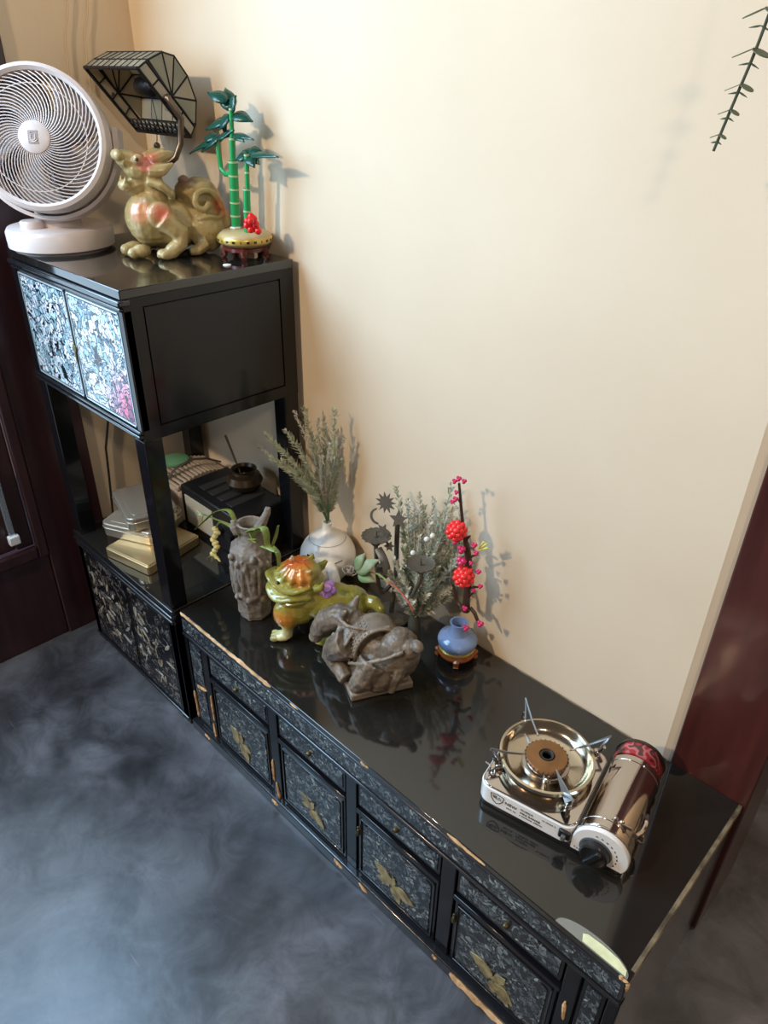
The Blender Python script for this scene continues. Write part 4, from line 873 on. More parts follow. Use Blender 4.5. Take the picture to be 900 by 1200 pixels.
# ---- glazed toad beast
M['glaze_toad'] = patchmat('olive_orange_glaze', (.30, .26, .045), (.22, .20, .03), [((.062, 0, .060), .042, (.60, .26, .045)), ((.070, .030, .056), .024, (.62, .22, .04)), ((.068, .010, .112), .040, (.46, .43, .13)), ((.030, .020, .112), .030, (.36, .33, .07)), ((.046, 0, .160), .032, (.66, .13, .02)), ((.034, .026, .150), .026, (.62, .22, .03)), ((.070, .032, .010), .028, (.62, .60, .32)), ((.054, .004, .182), .010, (.75, .62, .40))], rough=.12, coat=.6, vscale=30, bump=.05)
ct = thing('ceramic_toad', 'glossy olive and orange ceramic toad beast with lidded crowned head', 'figurine', (.213, -.156, ZL), math.radians(-138)); ct.scale = (.80, .80, .80)
def toad(mb):
    E = mb.ell
    E((-.020, 0, .072), (.070, .045, .040), (0, -.08, 0)); E((-.060, 0, .072), (.038, .040, .034)); E((.048, 0, .064), (.044, .044, .042)); E((.020, 0, .086), (.044, .040, .034))
    for s in (-1, 1):
        E((.064, s*.022, .056), (.030, .026, .034)); mb.tube([(.062, s*.030, .046), (.064, s*.034, .028), (.066, s*.034, .010)], [.017, .012, .012], 10)
        E((.076, s*.034, .009), (.018, .015, .009))
        for q in (-1, 0, 1): E((.091, s*.034+q*.0095, .0075), (.009, .0052, .0075))
        E((-.030, s*.040, .040), (.038, .016, .034)); E((-.012, s*.046, .009), (.024, .012, .009)); mb.tube([(-.060, s*.038, .055), (-.030, s*.047, .066), (.0, s*.046, .056)], .006, 8)
    # head: broad jaw, two flaring wavy lips, ridged shell crown
    E((.050, 0, .108), (.048, .042, .020)); E((.030, 0, .122), (.040, .042, .024)); E((.052, 0, .132), (.044, .038, .014))
    def lip(z, rx, ry, w, ph, th):
        mb.tube([(.050+rx*math.cos(a), ry*math.sin(a), z+w*math.sin(3.2*a+ph)+.010*max(0, math.cos(a))*(1 if z > .115 else -.2)) for a in [-2.3+4.6*k/36 for k in range(37)]], th, 8, squash=.6)
    lip(.126, .050, .042, .0045, .5, .0085); lip(.106, .050, .043, .0045, 2.0, .0090); lip(.096, .042, .040, .003, 1.0, .008)
    E((.040, 0, .146), (.042, .037, .019))
    for k in range(11):
        a = -2.2+.44*k; mb.tube([(.036+.006*math.cos(a), .006*math.sin(a), .1655), (.038+.024*math.cos(a), .022*math.sin(a), .161), (.040+.040*math.cos(a), .036*math.sin(a), .146), (.042+.045*math.cos(a), .040*math.sin(a), .138)], [.004, .0065, .0060, .0030], 8)
    mb.tube([(.052, .004, .160), (.054, .005, .174), (.052, .006, .184)], [.009, .006, .002], 8); mb.tube([(.022, -.020, .156), (.016, -.024, .170)], [.008, .003], 8); mb.tube([(.020, .022, .156), (.012, .026, .166)], [.008, .003], 8)
    mb.tube([(.004, .036, .130), (-.008, .044, .140), (-.012, .048, .154)], [.010, .007, .003], 8); mb.tube([(.004, -.036, .130), (-.008, -.044, .142)], [.010, .004], 8)
    mb.tube([(-.088, 0, .074), (-.108, .008, .080), (-.120, .018, .072), (-.126, .022, .056)], [.018, .014, .010, .004], 10)
blend(toad, 'glazed_body', 'glaze_toad', ct, .002, 2, .0006, 60, 9)
MB().ell((.078, .030, .136), (.0038, .0038, .0038)).build('eye', P('toad_eye', (.04, .02, .01), rough=.1), ct, smooth=True)
# lilac flower on its back
lf = ony(383, 690, -.157); pf = thing('lilac_flower', 'small lilac plastic flower lying on the back of the ceramic toad', 'flower', lf)
M['lilac'] = P('lilac_plastic', (.42, .20, .55), rough=.3)
vz = (CAM-lf).normalized(); vz = (vz + Vector((0, 0, .5))).normalized(); Ff = zframe(lf, vz, (1, 0, 0))
for k in range(5):
    a = 2*PI*k/5+.4; MB().ell(Ff @ Vector((.0085*math.cos(a), .0085*math.sin(a), 0)), (.0072, .0072, .0034), Ff.to_euler(), 14, 8).build('petal', 'lilac', pf, smooth=True, world=True)
MB().lathe([(0, .004), (.0065, .004), (.008, .002), (.008, 0), (0, 0)], 20, Ff.translation+vz*.0025, Ff.to_3x3()).build('centre', P('lilac_centre', (.50, .26, .60), rough=.3), pf, smooth=True, world=True)
# pale rose with leaf and long stem
rs = thing('fabric_rose', 'pale dusty pink artificial rose with green leaf and long red stem behind the toad', 'flower', ony(412, 668, -.112))
rc = ony(410, 669, -.114)
M['rose_pale'] = P('dusty_rose', (.42, .34, .30), rough=.7, col2=(.30, .26, .20), vscale=80); M['rose_leaf'] = P('soft_green_leaf', (.15, .25, .10), rough=.5, col2=(.34, .38, .24), vscale=50)
for k in range(9):
    a = k*2.4; r = .003+.0012*k
    def pf_(u, v, a=a, r=r, k=k):
        t = a+(v-.5)*1.7; rr = r*(.7+.5*u); return rc + Vector((rr*math.cos(t), rr*math.sin(t)*.8, .013*(u-.4)-.0008*k*u*u))
    MB().grid(pf_, 4, 6).build('petal', 'rose_pale', rs, smooth=True, solid=.0005, world=True)
for a, b, w in (((418, 670), (444, 656), .012), ((420, 672), (440, 682), .010), ((416, 668), (428, 648), .010)):
    brleaf(ony(a[0], a[1], -.112), ony(b[0], b[1], -.108), w, .004, Vector((.2, -.7, .7)), 'rose_leaf', rs, 'leaf', .0006)
MB().tube(cat([ony(418, 670, -.112), ony(441, 672, -.108), ony(455, 682, -.110)]), .0014, 6).build('upper_stem', 'leaf_olive', rs, smooth=True, world=True)
MB().tube(cat([ony(455, 682, -.110), ony(466, 690, -.112), ony(479, 706, -.118), ony(484, 716, -.120)]), .0015, 6).build('lower_stem', P('red_stem', (.34, .055, .03), rough=.4), rs, smooth=True, world=True)
# ---- kneeling stone animal
se = thing('stone_animal', 'kneeling saddled animal carved in brown grey stone on a square plinth', 'figurine', (.350, -.172, ZL), math.radians(-27))
MB().box(-.040, .040, -.048, .048, 0, .012).build('plinth', 'stone_brown', se, bevel=.0025)
def animal(mb):
    E = mb.ell   # the head end points to local (-x, -y)
    E((.004, .006, .062), (.044, .034, .034), (0, 0, .6)); E((.032, .026, .068), (.030, .032, .042)); E((.020, -.006, .040), (.042, .032, .034))
    E((-.018, -.016, .078), (.030, .026, .026)); E((-.030, -.026, .094), (.022, .018, .016), (0, .3, .6))
    # drooping head with flat cheeks
    mb.tube([(-.026, -.024, .096), (-.044, -.040, .094), (-.062, -.056, .074), (-.074, -.066, .048), (-.078, -.069, .034)], [.017, .019, .0185, .0145, .0105], 12)
    E((-.079, -.070, .032), (.012, .011, .009)); E((-.072, -.074, .044), (.006, .005, .005))
    for s in (-1, 1): mb.tube([(-.034+s*.008, -.030-s*.010, .108), (-.032+s*.014, -.024-s*.014, .122)], [.008, .0025], 8)
    # bent fore leg, knee forward
    mb.tube([(.000, -.038, .078), (-.020, -.052, .054), (-.032, -.058, .034)], [.024, .021, .015], 10); mb.tube([(-.032, -.058, .036), (-.012, -.052, .024), (.010, -.046, .018)], [.016, .013, .011], 10); E((-.036, -.060, .028), (.013, .012, .012))
    mb.tube([(-.030, .000, .070), (-.046, -.004, .046), (-.040, -.006, .018)], [.019, .015, .012], 10)
    E((0, 0, .022), (.036, .040, .014)); mb.box(-.036, .036, -.042, .042, .010, .018)
    mb.tube([(.036, -.014, .064), (.042, -.030, .042), (.030, -.040, .020)], [.022, .018, .012], 10); mb.tube([(.048, .026, .072), (.056, .016, .048), (.052, .006, .020)], [.013, .010, .008], 8)
    E((.046, .034, .088), (.018, .016, .016)); E((.060, .042, .100), (.012, .008, .008))
    for k in range(6):      # ridges of mane and harness
        t = k/5; mb.tube([(-.030+.026*t, -.040+.01*t, .102-.008*t), (-.014+.020*t, -.056+.010*t, .080), (-.012+.016*t, -.060+.010*t, .054)], .0024, 6)
    mb.tube([(-.026, -.048, .104), (-.002, -.040, .106), (.014, -.012, .104), (.020, .016, .108)], .0032, 6)
    mb.tube([(.014, -.044, .052), (.040, -.034, .070), (.056, -.002, .084), (.060, .022, .094)], .0032, 6); mb.tube([(-.050, -.058, .094), (-.066, -.050, .070)], .0022, 6); mb.tube([(-.060, -.066, .078), (-.040, -.052, .108)], .0020, 6)
blend(animal, 'carved_body', 'stone_brown', se, .0017, 1, .0012, 80, 3)
def sad(u, v):
    a = -1.75+2.5*v; return Vector((.004+.020*(u-.5)*2 - .004, .002 + .036*math.sin(a)*1.04 , .062 + .046*math.cos(a)*1.0)) + Vector((.010*(v-.4), 0, 0))
sd_ = MB().grid(sad, 8, 12).build('saddle_cloth', 'stone_brown', se, smooth=True, solid=.004)
mb = MB()
for i in range(6):
    for j in range(8):
        p = sad((i+.5)/6, .06+.50*(j+.5)/8); mb.ell(p + Vector((0, -.0022, .0012)), (.0016, .0016, .0018), seg=6, rings=4)
mb.build('saddle_studs', 'stone', sd_)['kind'] = 'stuff'
mb = MB(); mb.ell((-.034, -.052, .058), (.009, .005, .013)); mb.build('bluish_patch', P('bluish_stone', (.26, .30, .34), rough=.7, bump=.4, bscale=120), se, smooth=True)
# ---- metal candle holder with sun, moon and star
cb = Vector((.268, -.050, ZL)); ch_ = thing('candle_holder', 'dark metal candle holder with two toothed drip pans and sun moon and star', 'candle holder', cb)
M['pewter'] = P('dark_pewter', (.105, .086, .062), rough=.55, metal=.2, bump=.3, bscale=150); M['pewter_lt'] = P('grey_pewter', (.20, .185, .16), rough=.5, metal=.5, bump=.3, bscale=120)
MB().lathe([(0, 0), (.034, 0), (.034, .004), (.012, .008), (0, .009)], 30).build('foot', 'pewter', ch_, smooth=True)
p1 = ony(441, 629, -.085); p2 = ony(493, 662, -.088)
def pan(c, r):
    mb = MB(); n = 44; prf_ = [(0, -.002), (r*.8, -.002), (r, .003)]
    mb.lathe([(0, -.0025), (r*.75, -.0025), (r*.98, .0015), (r*.96, .0028), (r*.74, -.0005), (0, -.0005)], n, c)
    for v in mb.bm.verts:
        q = v.co - c; rr = math.hypot(q.x, q.y)
        if rr > r*.9: a = math.atan2(q.y, q.x); f = 1+.055*math.cos(a*16); v.co.x = c.x+q.x*f; v.co.y = c.y+q.y*f
    o = mb.build('drip_pan', 'pewter', ch_, smooth=True, world=True)
    MB().tube([c, c+Vector((0, 0, .012))], [.0022, .0006], 8).build('spike', 'pewter', o, smooth=True, world=True)
pan(p1, .0235); pan(p2, .0225)
tp = ony(466, 610, -.075)
MB().tube(cat([cb+Vector((0, 0, .006)), cb+Vector((.004, .004, .08)), cb+Vector((0, .008, .14)), tp]), .004, 8).build('stem', 'pewter', ch_, smooth=True, world=True)
for pp_ in (p1, p2):
    MB().tube(cat([cb+Vector((.002, .003, .070)), cb.lerp(pp_, .55)+Vector((0, -.006, -.03)), pp_+Vector((0, 0, -.03)), pp_+Vector((0, 0, -.003))]), .0034, 8).build('branch', 'pewter', ch_, smooth=True, world=True)
MB().ell(p1+Vector((-.001, 0, -.010)), (.008, .008, .007)).build('cup', 'pewter', ch_, smooth=True, world=True)
MB().ell(p2+Vector((0, 0, -.008)), (.008, .008, .006)).build('cup', 'pewter', ch_, smooth=True, world=True)
scr = [p1+Vector((.010, -.006, -.014)), p1+Vector((.024, -.008, -.026)), p1+Vector((.030, -.006, -.046)), p1+Vector((.022, -.004, -.062)), p1+Vector((.012, -.004, -.056)), p1+Vector((.014, -.004, -.044))]
MB().tube(cat(scr), .0070, 10, squash=.6).build('scroll', 'pewter_lt', ch_, smooth=True, world=True)
def plate(poly, px, py, yy, sc_, nm, rot=0):
    c = ony(px, py, yy); f = zframe(c, (CAM-c).normalized()*Vector((.4, 1, .3)), (1, 0, 0)); f = f @ Matrix.Rotation(rot, 4, 'Z')
    return MB().prism([(x*sc_, y*sc_) for x, y in poly], -.0011, .0011, f).build(nm, 'pewter', ch_, world=True)
def star(n, ri): return [((1 if i % 2 == 0 else ri)*math.cos(PI*i/n), (1 if i % 2 == 0 else ri)*math.sin(PI*i/n)) for i in range(2*n)]
plate(star(11, .52), 452, 589, -.076, .0165, 'sun', .2)
plate([(math.cos(a), math.sin(a)) for a in [PI*.5+PI*1.0*j/10 for j in range(11)]] + [(.38+.82*math.cos(a)-.30, .80*math.sin(a)) for a in [PI*1.42-PI*.84*j/8 for j in range(9)]], 443, 605, -.076, .0130, 'moon', .3)
plate(star(5, .45), 467, 609, -.076, .0150, 'star', .5); plate(star(5, .45), 449, 621, -.078, .0105, 'star', .1); plate(star(6, .5), 456, 640, -.080, .0090, 'star', .3)
# ---- frosted heather bunch
hb = Vector((.330, -.062, ZL)); hp = thing('heather_bunch', 'frosted grey green artificial heather fanning against the wall behind the stone animal', 'plant', hb)
M['heather'] = P('frosted_heather', (.50, .50, .40), rough=.8, col2=(.70, .68, .58), vscale=70); M['heather_g'] = P('green_heather', (.30, .36, .23), rough=.7, col2=(.56, .57, .45), vscale=70)
MB().lathe([(0, 0), (.012, 0), (.010, .03), (.007, .05), (0, .05)], 16).build('stalk_bundle', P('dull_stalks', (.06, .062, .042), rough=.8), hp, smooth=True)
h0 = hb + Vector((0, 0, .030))
ht = [(464, 570, -.03), (478, 586, -.03), (492, 578, -.028), (498, 592, -.025), (509, 585, -.025), (516, 600, -.022), (529, 570, -.022), (534, 592, -.02), (540, 606, -.02), (538, 624, -.02), (540, 646, -.02), (533, 660, -.025), (545, 632, -.014), (528, 676, -.03), (520, 690, -.035), (505, 690, -.06), (512, 704, -.05), (470, 612, -.04), (474, 640, -.06), (462, 655, -.08), (455, 668, -.09), (486, 620, -.04), (500, 630, -.04), (512, 640, -.04), (520, 622, -.03), (500, 606, -.03), (468, 668, -.085), (488, 690, -.075), (484, 604, -.035), (505, 660, -.06), (528, 700, -.035), (478, 690, -.08), (493, 645, -.05), (482, 655, -.065)]
ht = ht + [(x+dx, y+dy, yy-.012) for (x, y, yy), dx, dy in zip(ht[1::2], [7, -6, 5, -8, 9, -4, 6, -5, 8, -7, 5, -6, 4, -5, 6, -3, 7], [12, 9, 16, 6, 14, 18, 10, 7, 12, 15, 9, 11, 8, 14, 6, 10, 12])]
for i, (x, y, yy) in enumerate(ht):
    t_ = ony(x, y, yy); mid = h0.lerp(t_, .5) + Vector((random.Random(i).uniform(-.008, .008), 0, .010))
    sprig([h0, h0.lerp(mid, .5)+Vector((0, 0, .008)), mid, t_], hp, 'heather' if i % 3 else 'heather_g', 170, .0165, .0023, .0015, .14, 50+i)
mb = MB()
for (x, y) in ((500, 632), (484, 648), (507, 628), (478, 662)):
    mb.ell(ony(x, y, -.07), (.0042, .0042, .0042))
mb.build('white_berries', P('white_berry', (.75, .73, .66), rough=.3), hp, smooth=True, world=True)
# ---- brick-built plum blossom
pb = Vector((.4075, -.048, ZL)); pl_ = thing('toy_plum_blossom', 'plastic brick plum blossom branch with red flowers in a blue vase on orange stand', 'toy plant', pb)
M['abs_blue'] = P('sand_blue_plastic', (.20, .28, .47), rough=.15, coat=.3); M['abs_orange'] = P('orange_brown_plastic', (.36, .10, .025), rough=.22); M['abs_bark'] = P('dark_brown_plastic', (.055, .026, .018), rough=.3); M['abs_pink'] = P('magenta_plastic', (.62, .025, .12), rough=.22); M['abs_coral'] = P('coral_red_plastic', (.85, .035, .035), rough=.2)
MB().lathe([(.020, .010), (.0285, .010), (.030, .014), (.0285, .018), (.018, .019), (.018, .010)], 36, closed=True).build('stand', 'abs_orange', pl_, smooth=True)
for k in range(4):
    a = math.radians(-52+90*k); c_, s__ = math.cos(a), math.sin(a)
    MB().tube([(.022*c_, .022*s__, .014), (.029*c_, .029*s__, .011), (.028*c_, .028*s__, .004), (.0305*c_, .0305*s__, .0012)], [.005, .0055, .004, .0042], 8).build('foot', 'abs_orange', pl_, smooth=True)
MB().lathe([(0, .017), (.026, .017), (.0285, .020), (.0285, .0225), (.026, .024), (0, .024)], 36).build('gold_ring', 'abs_gold', pl_, smooth=True)
MB().lathe([(0, .023), (.026, .023), (.0305, .030), (.0310, .036), (.0285, .041), (.020, .045), (.0155, .047), (.0135, .052), (.0130, .066), (.0140, .068), (.0115, .068), (.0108, .05), (0, .05)], 40).build('vase', 'abs_blue', pl_, smooth=True)
PBW = lambda x, y, dy=0: ony(x, y, -.048+dy)
def twig(pts, r, nm='branch'): return MB().tube([PBW(*p) for p in pts], r, 9).build(nm, 'abs_bark', pl_, smooth=True, world=True)
twig([(546, 716), (547, 700), (549, 676), (549, 655), (547, 640), (545, 630), (542, 612), (540, 590), (538, 566)], [.0062, .0056, .0056, .0052, .0046, .0036, .0026, .0022, .0018])
twig([(541, 712), (535, 705), (534, 695), (531, 685)], [.004, .0038, .003, .002])
twig([(551, 712), (556, 718), (560, 728), (562, 732)], [.003, .003, .0026, .002])
for a, b in (((549, 668), (561, 672)), ((549, 690), (563, 688)), ((546, 640), (556, 645)), ((548, 655), (560, 650)), ((541, 590), (534, 584)), ((549, 700), (556, 694)), ((546, 634), (551, 628))): twig([a, ((a[0]+b[0])/2, (a[1]+b[1])/2-1), b], [.002, .0017, .0014], 'twig')
def blossom(x, y, r, dy=-.012):
    c = PBW(x, y, dy); n = (CAM-c).normalized(); f = zframe(c, n, (1, 0, 0)); rnd = random.Random(int(x*y))
    par = None
    for ring, (m_, rr, h_, s_2) in enumerate(((1, 0, .55, .36), (6, .42, .35, .36), (10, .78, .0, .33))):
        for k in range(m_):
            a = 2*PI*k/m_+ring*.3; mb = MB(); mb.ell(f @ Vector((r*rr*math.cos(a), r*rr*math.sin(a), r*h_)), (r*s_2, r*s_2, r*s_2*.9), seg=12, rings=8)
            mb.build('petal', 'abs_coral', pl_, smooth=True, world=True)
blossom(535, 622, .0145); blossom(543.5, 676, .0150)
def berry(x, y, r, dy=-.008):
    mb = MB(); c = PBW(x, y, dy)
    for q in ((0, 0, 0), (.7, 0, .5), (-.6, -.2, .5), (.1, -.5, -.5)): mb.ell(c+Vector(q)*r*.7, (r*.7,)*3, seg=10, rings=7)
    mb.build('bud', 'abs_pink', pl_, smooth=True, world=True)
for x, y, r in ((533, 564, .0034), (538, 561, .0036), (544, 564, .0034), (535, 577, .003), (534, 585, .0038), (534, 634, .0048), (541, 644, .0058), (541, 658, .0068), (556, 639, .0040), (558, 648, .0036), (561, 670, .0036), (563, 687, .0034), (555, 692, .0030), (546, 736, .0046), (563, 731, .0048), (545, 713, .004), (552, 660, .003), (530, 588, .003)): berry(x, y, r)
for a, b in (((561, 644), (571, 637)), ((561, 645), (572, 642)), ((561, 643), (567, 635))): MB().tube([PBW(*a), PBW(*b)], [.0012, .0016], 6).build('stamen', P('yellow_plastic', (.75, .68, .16), rough=.3) if 'yl' not in M else M['yl'], pl_, world=True)
# ---- eucalyptus twig hanging from a nail in the wall
ew = thing('eucalyptus_twig', 'thin green twig with paired round leaves hanging high on the wall', 'twig', (.662, -.002, 1.30))
EP = lambda x, y: ony(x, y, -.085)
ep = cat([Vector((.664, -.002, 1.300)), Vector((.672, -.045, 1.275)), Vector((.6735, -.080, 1.20)), EP(912, -12), EP(900, 20), EP(883, 65), EP(862, 115), EP(836, 177)], 8)
M['euc'] = P('dark_green_twig', (.045, .062, .036), rough=.5); M['euc_leaf'] = P('olive_round_leaf', (.085, .105, .050), rough=.55)
MB().tube(ep, [.0012]*len(ep), 6).build('stem', 'euc', ew, smooth=True, world=True)
MB().lathe([(0, 0), (.003, 0), (.003, .002), (.0012, .002), (.0012, .010), (0, .010)], 12, (.664, -.010, 1.300), Matrix(((1,0,0),(0,0,1),(0,-1,0)))).build('nail', 'steel_grey', ew, world=True)
def oval(c, a, w, l, mat='euc_leaf'):
    c = Vector(c); n = Vector((math.cos(a)*.5, -.15, .95)); f = zframe(c, n, (math.cos(a+.3), math.sin(a+.3)*.5-.3, 0))
    MB().prism([(l*(1+math.cos(t))*1.0, w*math.sin(t)) for t in [2*PI*j/14 for j in range(14)]], -.0003, .0003, f).build('leaf', mat, ew, world=True)
for (x, y, l, w) in ((885, 56, .0085, .0066), (870, 98, .0068, .0048), (857, 128, .0052, .0034), (844, 157, .0042, .0026), (900, 8, .009, .007)):
    f0 = EP(x, y)
    for s in (0, PI): oval(f0, s-.7, w, l)
for (x, y, l) in ((879, 74, 15), (866, 108, 14), (853, 138, 10), (840, 166, 8), (892, 30, 16)):
    for sx, sy in ((-1, .25), (.75, .75)): brleaf(EP(x, y), EP(x+sx*l*.9, y+sy*l*.6), .0007, .0003, Vector((.7, -.7, 0)), 'euc', ew, 'leaf', .0005)
# ---- clear tape over a pale chip at the front corner
ds = thing('tape_patch', 'clear rounded tape patch over a pale yellow chip at the cabinet front edge', 'tape', (.792, LY0, ZL-.0006))
M['clear'] = P('clear_tape', (.62, .64, .56), rough=.12, coat=.5, alpha=.2)
def half(hx, hy, n=18): return [(hx*math.cos(t), hy*math.sin(t)**.85 if 0 < t < PI else 0) for t in [PI*j/n for j in range(n+1)]]
MB().prism(half(.0425, .0165), .0003, .0012).build('tape', 'clear', ds)
MB().prism([(.0400, .0010), (.0380, .0070), (.0270, .0115), (.0080, .0125), (-.0090, .0115), (-.0135, .0085), (-.0100, .0010)], .0013, .0019).build('chip', P('pale_yellow', (.78, .80, .50), rough=.5, col2=(.60, .62, .38), vscale=60), ds)

# ---- portable gas stove
SO = Vector((.5954, -.2379, ZL-.0004)); sa = math.radians(11.1)
sv_ = thing('gas_stove', 'small portable gas stove with chrome top, white front panel and black dial', 'stove', SO, sa)
M['white_enamel'] = P('white_enamel', (.82, .80, .78), rough=.2, coat=.3); M['print'] = P('black_print', (.02, .02, .02), rough=.5); M['print_grey'] = P('grey_print', (.10, .10, .10), rough=.5)
def shift(pl, dx, dy): return [(x+dx, y+dy) for x, y in pl]
MB().prism(shift(rrect(.0915, .064, .010), .0935, .068), .0, .010).build('base_tray', 'black_plastic', sv_, bevel=.001)
# white skirt under the chrome top: left half with rounded corners
MB().prism(shift(rrect(.062, .065, .016, 8), .062, .0655), .0105, .0365).build('body', 'white_enamel', sv_, bevel=.001)
MB().prism(shift(rrect(.0605, .0635, .0155, 8), .0620, .0655), .0366, .0392).build('top_plate', 'chrome', sv_, bevel=.0012, seg=3)
MB().box(.1235, .1265, .004, .130, .012, .0385).build('divider', 'black_plastic', sv_)
HC = (.1555, .0275); HR = .0330
def hprof(r, n=26, z0=.0105):
    a0 = math.asin((HC[1]-z0)/HR) if HC[1]-z0 < HR else PI/2
    out = [(HC[0]+r*math.cos(a), HC[1]+r*math.sin(a)) for a in [-a0*.6 + (PI+a0*.6)*j/n for j in range(n+1)]]
    return out + [(HC[0]-r, z0), (HC[0]+r*math.cos(-a0*.6)-.003, z0)]
XZ = Matrix(((1,0,0,0),(0,0,-1,0),(0,1,0,0),(0,0,0,1)))     # poly (x, z) extruded towards -y
def py(poly, y0, y1, nm, mat, par=sv_, **k): return MB().prism(poly, -y1, -y0, XZ).build(nm, mat, par, **k)
py(hprof(HR), -.0005, .006, 'front_panel', 'white_enamel', bevel=.0012)
py(hprof(HR+.0008), .006, .0085, 'panel_rim', 'chrome', bevel=.0006)
py(hprof(HR-.0012), .0085, .130, 'canister_cover', 'chrome', bevel=.0018, smooth=True, angle=25)
for y in (.020, .119): py(hprof(HR-.0006), y, y+.0035, 'cover_rib', 'chrome', bevel=.0008, angle=25)
mb = MB(); mb.tube(cat([(.1845, .030, .044), (.1885, .040, .042), (.1895, .055, .040), (.1870, .066, .043)]), .0026, 8); mb.tube(cat([(.1865, .032, .036), (.1915, .036, .030), (.1915, .046, .028), (.1880, .050, .034)]), .0018, 8); mb.build('cover_latch', 'chrome', sv_, smooth=True)
mb = MB(); mb.box(.1560, .1790, .0235, .0252, .0555, .0600)
for k in range(3): mb.ell((.160+.007*k, .026, .0612-.0012*k*k), (.003, .0022, .0022))
mb.build('cover_clip', 'chrome_dull', sv_, smooth=True)
# dial
DZ = .0270; DX = .1508
def ylathe(prf, n, c): return MB().lathe(prf, n, c, Matrix(((1,0,0),(0,0,-1),(0,1,0))))
ylathe([(0, 0), (.0190, 0), (.0190, .0012), (.0175, .0016), (0, .0016)], 36, (DX, -.0005, DZ)).build('dial_ring', 'print_grey', sv_, smooth=True)
dl = ylathe([(0, .0016), (.0172, .0016), (.0165, .0090), (.0145, .0105), (.0120, .0095), (0, .0095)], 36, (DX, -.0005, DZ)).build('dial', 'black_plastic', sv_, smooth=True)
MB().obox((DX, -.0115, DZ), (.0036, .0036, .0140), (0, .5, 0)).build('dial_grip', 'black_plastic', dl, bevel=.0016)
MB().box(.1065, .1210, -.0040, .001, .0215, .0345).build('lever', 'black_plastic', sv_, bevel=.002)
MB().box(.1110, .1165, -.0075, -.003, .0225, .0300).build('lever_tab', 'print_grey', sv_, bevel=.001)
# printing on the white front (front face looks towards local -y)
FT = lambda x, z, y=-.0003: Matrix(((1,0,0,x),(0,0,-1,y),(0,1,0,z),(0,0,0,1)))
sh = [(-.0085, .0062), (0, .0078), (.0085, .0062), (.0074, -.0010), (.0040, -.0060), (0, -.0085), (-.0040, -.0060), (-.0074, -.0010)]
ms_ = Matrix.Translation((0, 0, 0))
mb = MB(); mb.tube([FT(.0270, .0255, .0002) @ Vector((x, y, 0)) for x, y in sh+sh[:1]], .00055, 5, cap=False); lg = mb.build('shield_logo', 'print', sv_)
text('맥스', .0068, 'logo_lettering', 'print', lg, FT(.0270, .0245, .0002), align='CENTER')
text('NEW', .0068, 'lettering', 'print', sv_, FT(.0375, .0235, .0002))
def tinyline(x, z, n, h, seed):     # print too small to read in the photograph: a row of tiny marks
    mb = MB(); rnd = random.Random(seed)
    for k in range(n):
        if rnd.random() > .16: mb.box(x+k*h*.85, x+k*h*.85+h*rnd.uniform(.4, .65), -.0001, .0004, z, z+h*rnd.uniform(.7, 1))
    mb.build('lettering', 'print_grey', sv_)
tinyline(.0385, .0178, 9, .0021, 1)
text('미니레인지', .0036, 'lettering', 'print_grey', sv_, FT(.0575, .0270, .0002))
text('MINI RANGE', .0046, 'lettering', 'print', sv_, FT(.0575, .0212, .0002))
tinyline(.0575, .0172, 19, .0018, 2)
tinyline(.0855, .0285, 11, .0018, 3)
for k in range(9):
    a = math.radians(95-15*k); MB().obox((DX+.0245*math.cos(a), -.0006, DZ+.0235*math.sin(a)), (.0013, .0003, .0006), (0, -a+PI/2, 0)).build('dial_mark', 'print', sv_)
for k in range(3): MB().obox((.1275+.003*k, -.0006, .0165-.001*k), (.0009, .0003, .0007), (0, 0, 0)).build('dial_mark', 'print_grey', sv_)
# burner
BC = Vector((.0585, .0715, 0))
MB().lathe([(.0500, .0392), (.0550, .0430), (.0575, .0500), (.0600, .0530), (.0590, .0565), (.0560, .0570), (.0535, .0540), (.0515, .0480), (.0450, .0430), (.0300, .0415), (.0300, .0400)], 60, BC).build('burner_bowl', P('straw_tinted_steel', (.60, .52, .40), rough=.16, metal=1, bump=.03, bscale=30), sv_, smooth=True)
MB().lathe([(.0300, .0412), (.0295, .0440), (.0255, .0450), (.0245, .0500), (.0225, .0520), (0, .0520)], 44, BC).build('burner_body', 'chrome_dull', sv_, smooth=True)
M['burnt'] = P('heat_browned_brass', (.30, .135, .045), rough=.45, metal=.45, bump=.2, bscale=90, col2=(.22, .10, .035), vscale=40)
mb = MB(); mb.lathe([(.0095, .0500), (.0100, .0560), (.0250, .0545), (.0270, .0520), (.0265, .0500)], 48, BC); mb.build('burner_ring', 'burnt', sv_, smooth=True)
MB().lathe([(0, .0520), (.0055, .0520), (.0060, .0555), (.0085, .0565), (.0095, .0540), (.0095, .0500), (0, .05)], 30, BC).build('burner_core', P('sooty_steel', (.06, .055, .05), rough=.4, metal=.6), sv_, smooth=True)
mb = MB()
for k in range(28):
    a = 2*PI*k/28; mb.obox(BC+Vector((.0262*math.cos(a), .0262*math.sin(a), .0525)), (.0012, .0006, .0010), (0, 0, a))
mb.build('flame_ports', 'print', sv_)['kind'] = 'stuff'
mb = MB(); mb.ell(BC+Vector((.0120, -.0290, .0450)), (.0042, .0042, .0055)); mb.tube([BC+Vector((.0120, -.0290, .0450)), BC+Vector((.006, -.0235, .0500))], .0012, 6); mb.build('igniter', 'chrome', sv_, smooth=True)
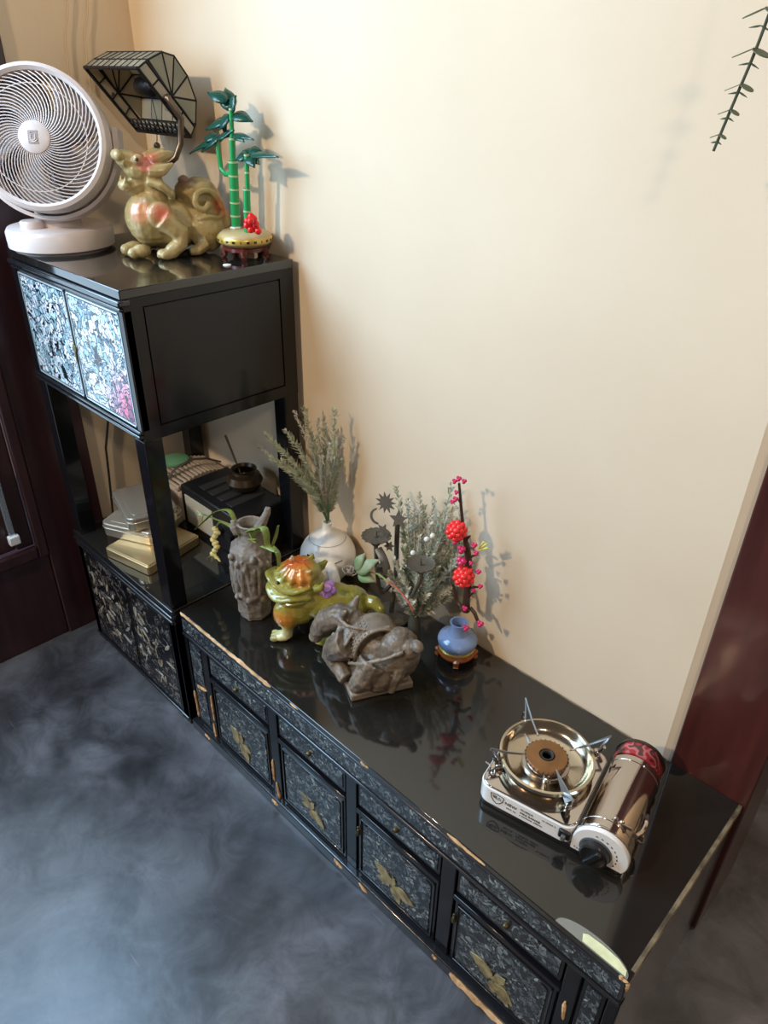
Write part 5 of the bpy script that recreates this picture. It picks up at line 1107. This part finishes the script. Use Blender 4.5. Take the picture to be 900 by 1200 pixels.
for ang_, r1, tall in ((135, .080, .016), (45, .084, .014), (-45, .074, .012), (215, .072, .010)):
    a = math.radians(ang_); f = Matrix.Translation(BC) @ Matrix.Rotation(a, 4, 'Z')
    mb = MB()
    if ang_ == -45:     # the arm towards the front shows its flat blade
        for s in (-1, 1):
            v = [mb.bm.verts.new(f @ Vector(p)) for p in ((.026, 0, .0600), (r1, 0, .0600+tall*.4), (r1-.006, s*.0052, .0520), (.050, s*.0026, .0520))]
            mb.bm.faces.new(v)
        mb.build('pot_support', 'steel_grey', sv_, solid=.0009)
    else:               # bent wire-like blades seen on edge
        mb.tube([f @ Vector(p) for p in ((.030, 0, .0575), (.052, 0, .0610), (r1, 0, .0575+tall), (r1-.003, 0, .0560+tall), (r1-.012, .001, .0480))], [.0010, .0013, .0013, .0014, .0012], 7, squash=1.6)
        mb.build('pot_support', 'steel_grey', sv_, smooth=True)
    mb = MB(); mb.tube([f @ Vector(p) for p in ((r1-.012, .004, .0400), (r1-.008, .002, .0470), (r1-.006, 0, .0530))], .0026, 8); mb.ell(f @ Vector((r1-.012, .004, .0415)), (.005, .005, .0035)); mb.build('support_foot', 'chrome', sv_, smooth=True)
# wire clip at the left corner
mb = MB(); mb.tube(cat([(-.004, .030, .042), (.004, .024, .046), (.008, .016, .041), (.014, .018, .0405), (.010, .028, .043), (.018, .034, .043)]), .0012, 6); mb.build('wire_clip', 'chrome', sv_, smooth=True)
for x, y in ((.014, .018), (.014, .118), (.172, .018), (.172, .118)): MB().lathe([(0, 0), (.007, 0), (.006, .001), (0, .001)], 16, (x, y, -.0003)).build('foot', 'black_rubber', sv_)
# ---- gas canister in the stove
R_ = Matrix.Rotation(sa, 4, 'Z'); cw = SO + (R_ @ Vector((HC[0], .131, 0)))
gc = thing('gas_canister', 'gas canister with red and black camouflage print lying behind the stove cover', 'canister', (cw.x, cw.y, ZL), sa)
def camo():
    m, nt, b = newmat('red_black_camouflage'); N = nt.nodes; L = nt.links; tc = N.new('ShaderNodeTexCoord')
    n = N.new('ShaderNodeTexNoise'); n.inputs['Scale'].default_value = 55; n.inputs['Detail'].default_value = 1; L.new(tc.outputs['Object'], n.inputs['Vector'])
    r = N.new('ShaderNodeValToRGB'); r.color_ramp.interpolation = 'CONSTANT'; cr = r.color_ramp
    cr.elements[0].color = (.035, .02, .02, 1); cr.elements[1].position = .42; cr.elements[1].color = (.40, .035, .045, 1)
    e = cr.elements.new(.52); e.color = (.62, .16, .17, 1); e = cr.elements.new(.60); e.color = (.11, .05, .045, 1); e = cr.elements.new(.68); e.color = (.50, .05, .06, 1)
    L.new(n.outputs[0], r.inputs[0]); L.new(r.outputs[0], b.inputs['Base Color']); b.inputs['Roughness'].default_value = .3; b.inputs['Metallic'].default_value = .2; return m
MB().lathe([(0, 0), (.0300, 0), (.0300, .020), (.0285, .024), (.024, .0245), (.020, .021), (0, .017)], 44, (0, 0, .0305), Matrix(((1,0,0),(0,0,1),(0,-1,0)))).build('can', camo(), gc, smooth=True)
MB().lathe([(.0285, .0205), (.0310, .0205), (.0315, .0230), (.0305, .0255), (.0280, .0250)], 44, (0, 0, .0305), Matrix(((1,0,0),(0,0,1),(0,-1,0))), closed=True).build('end_rim', P('dark_can_rim', (.10, .075, .06), rough=.3, metal=.8), gc, smooth=True)
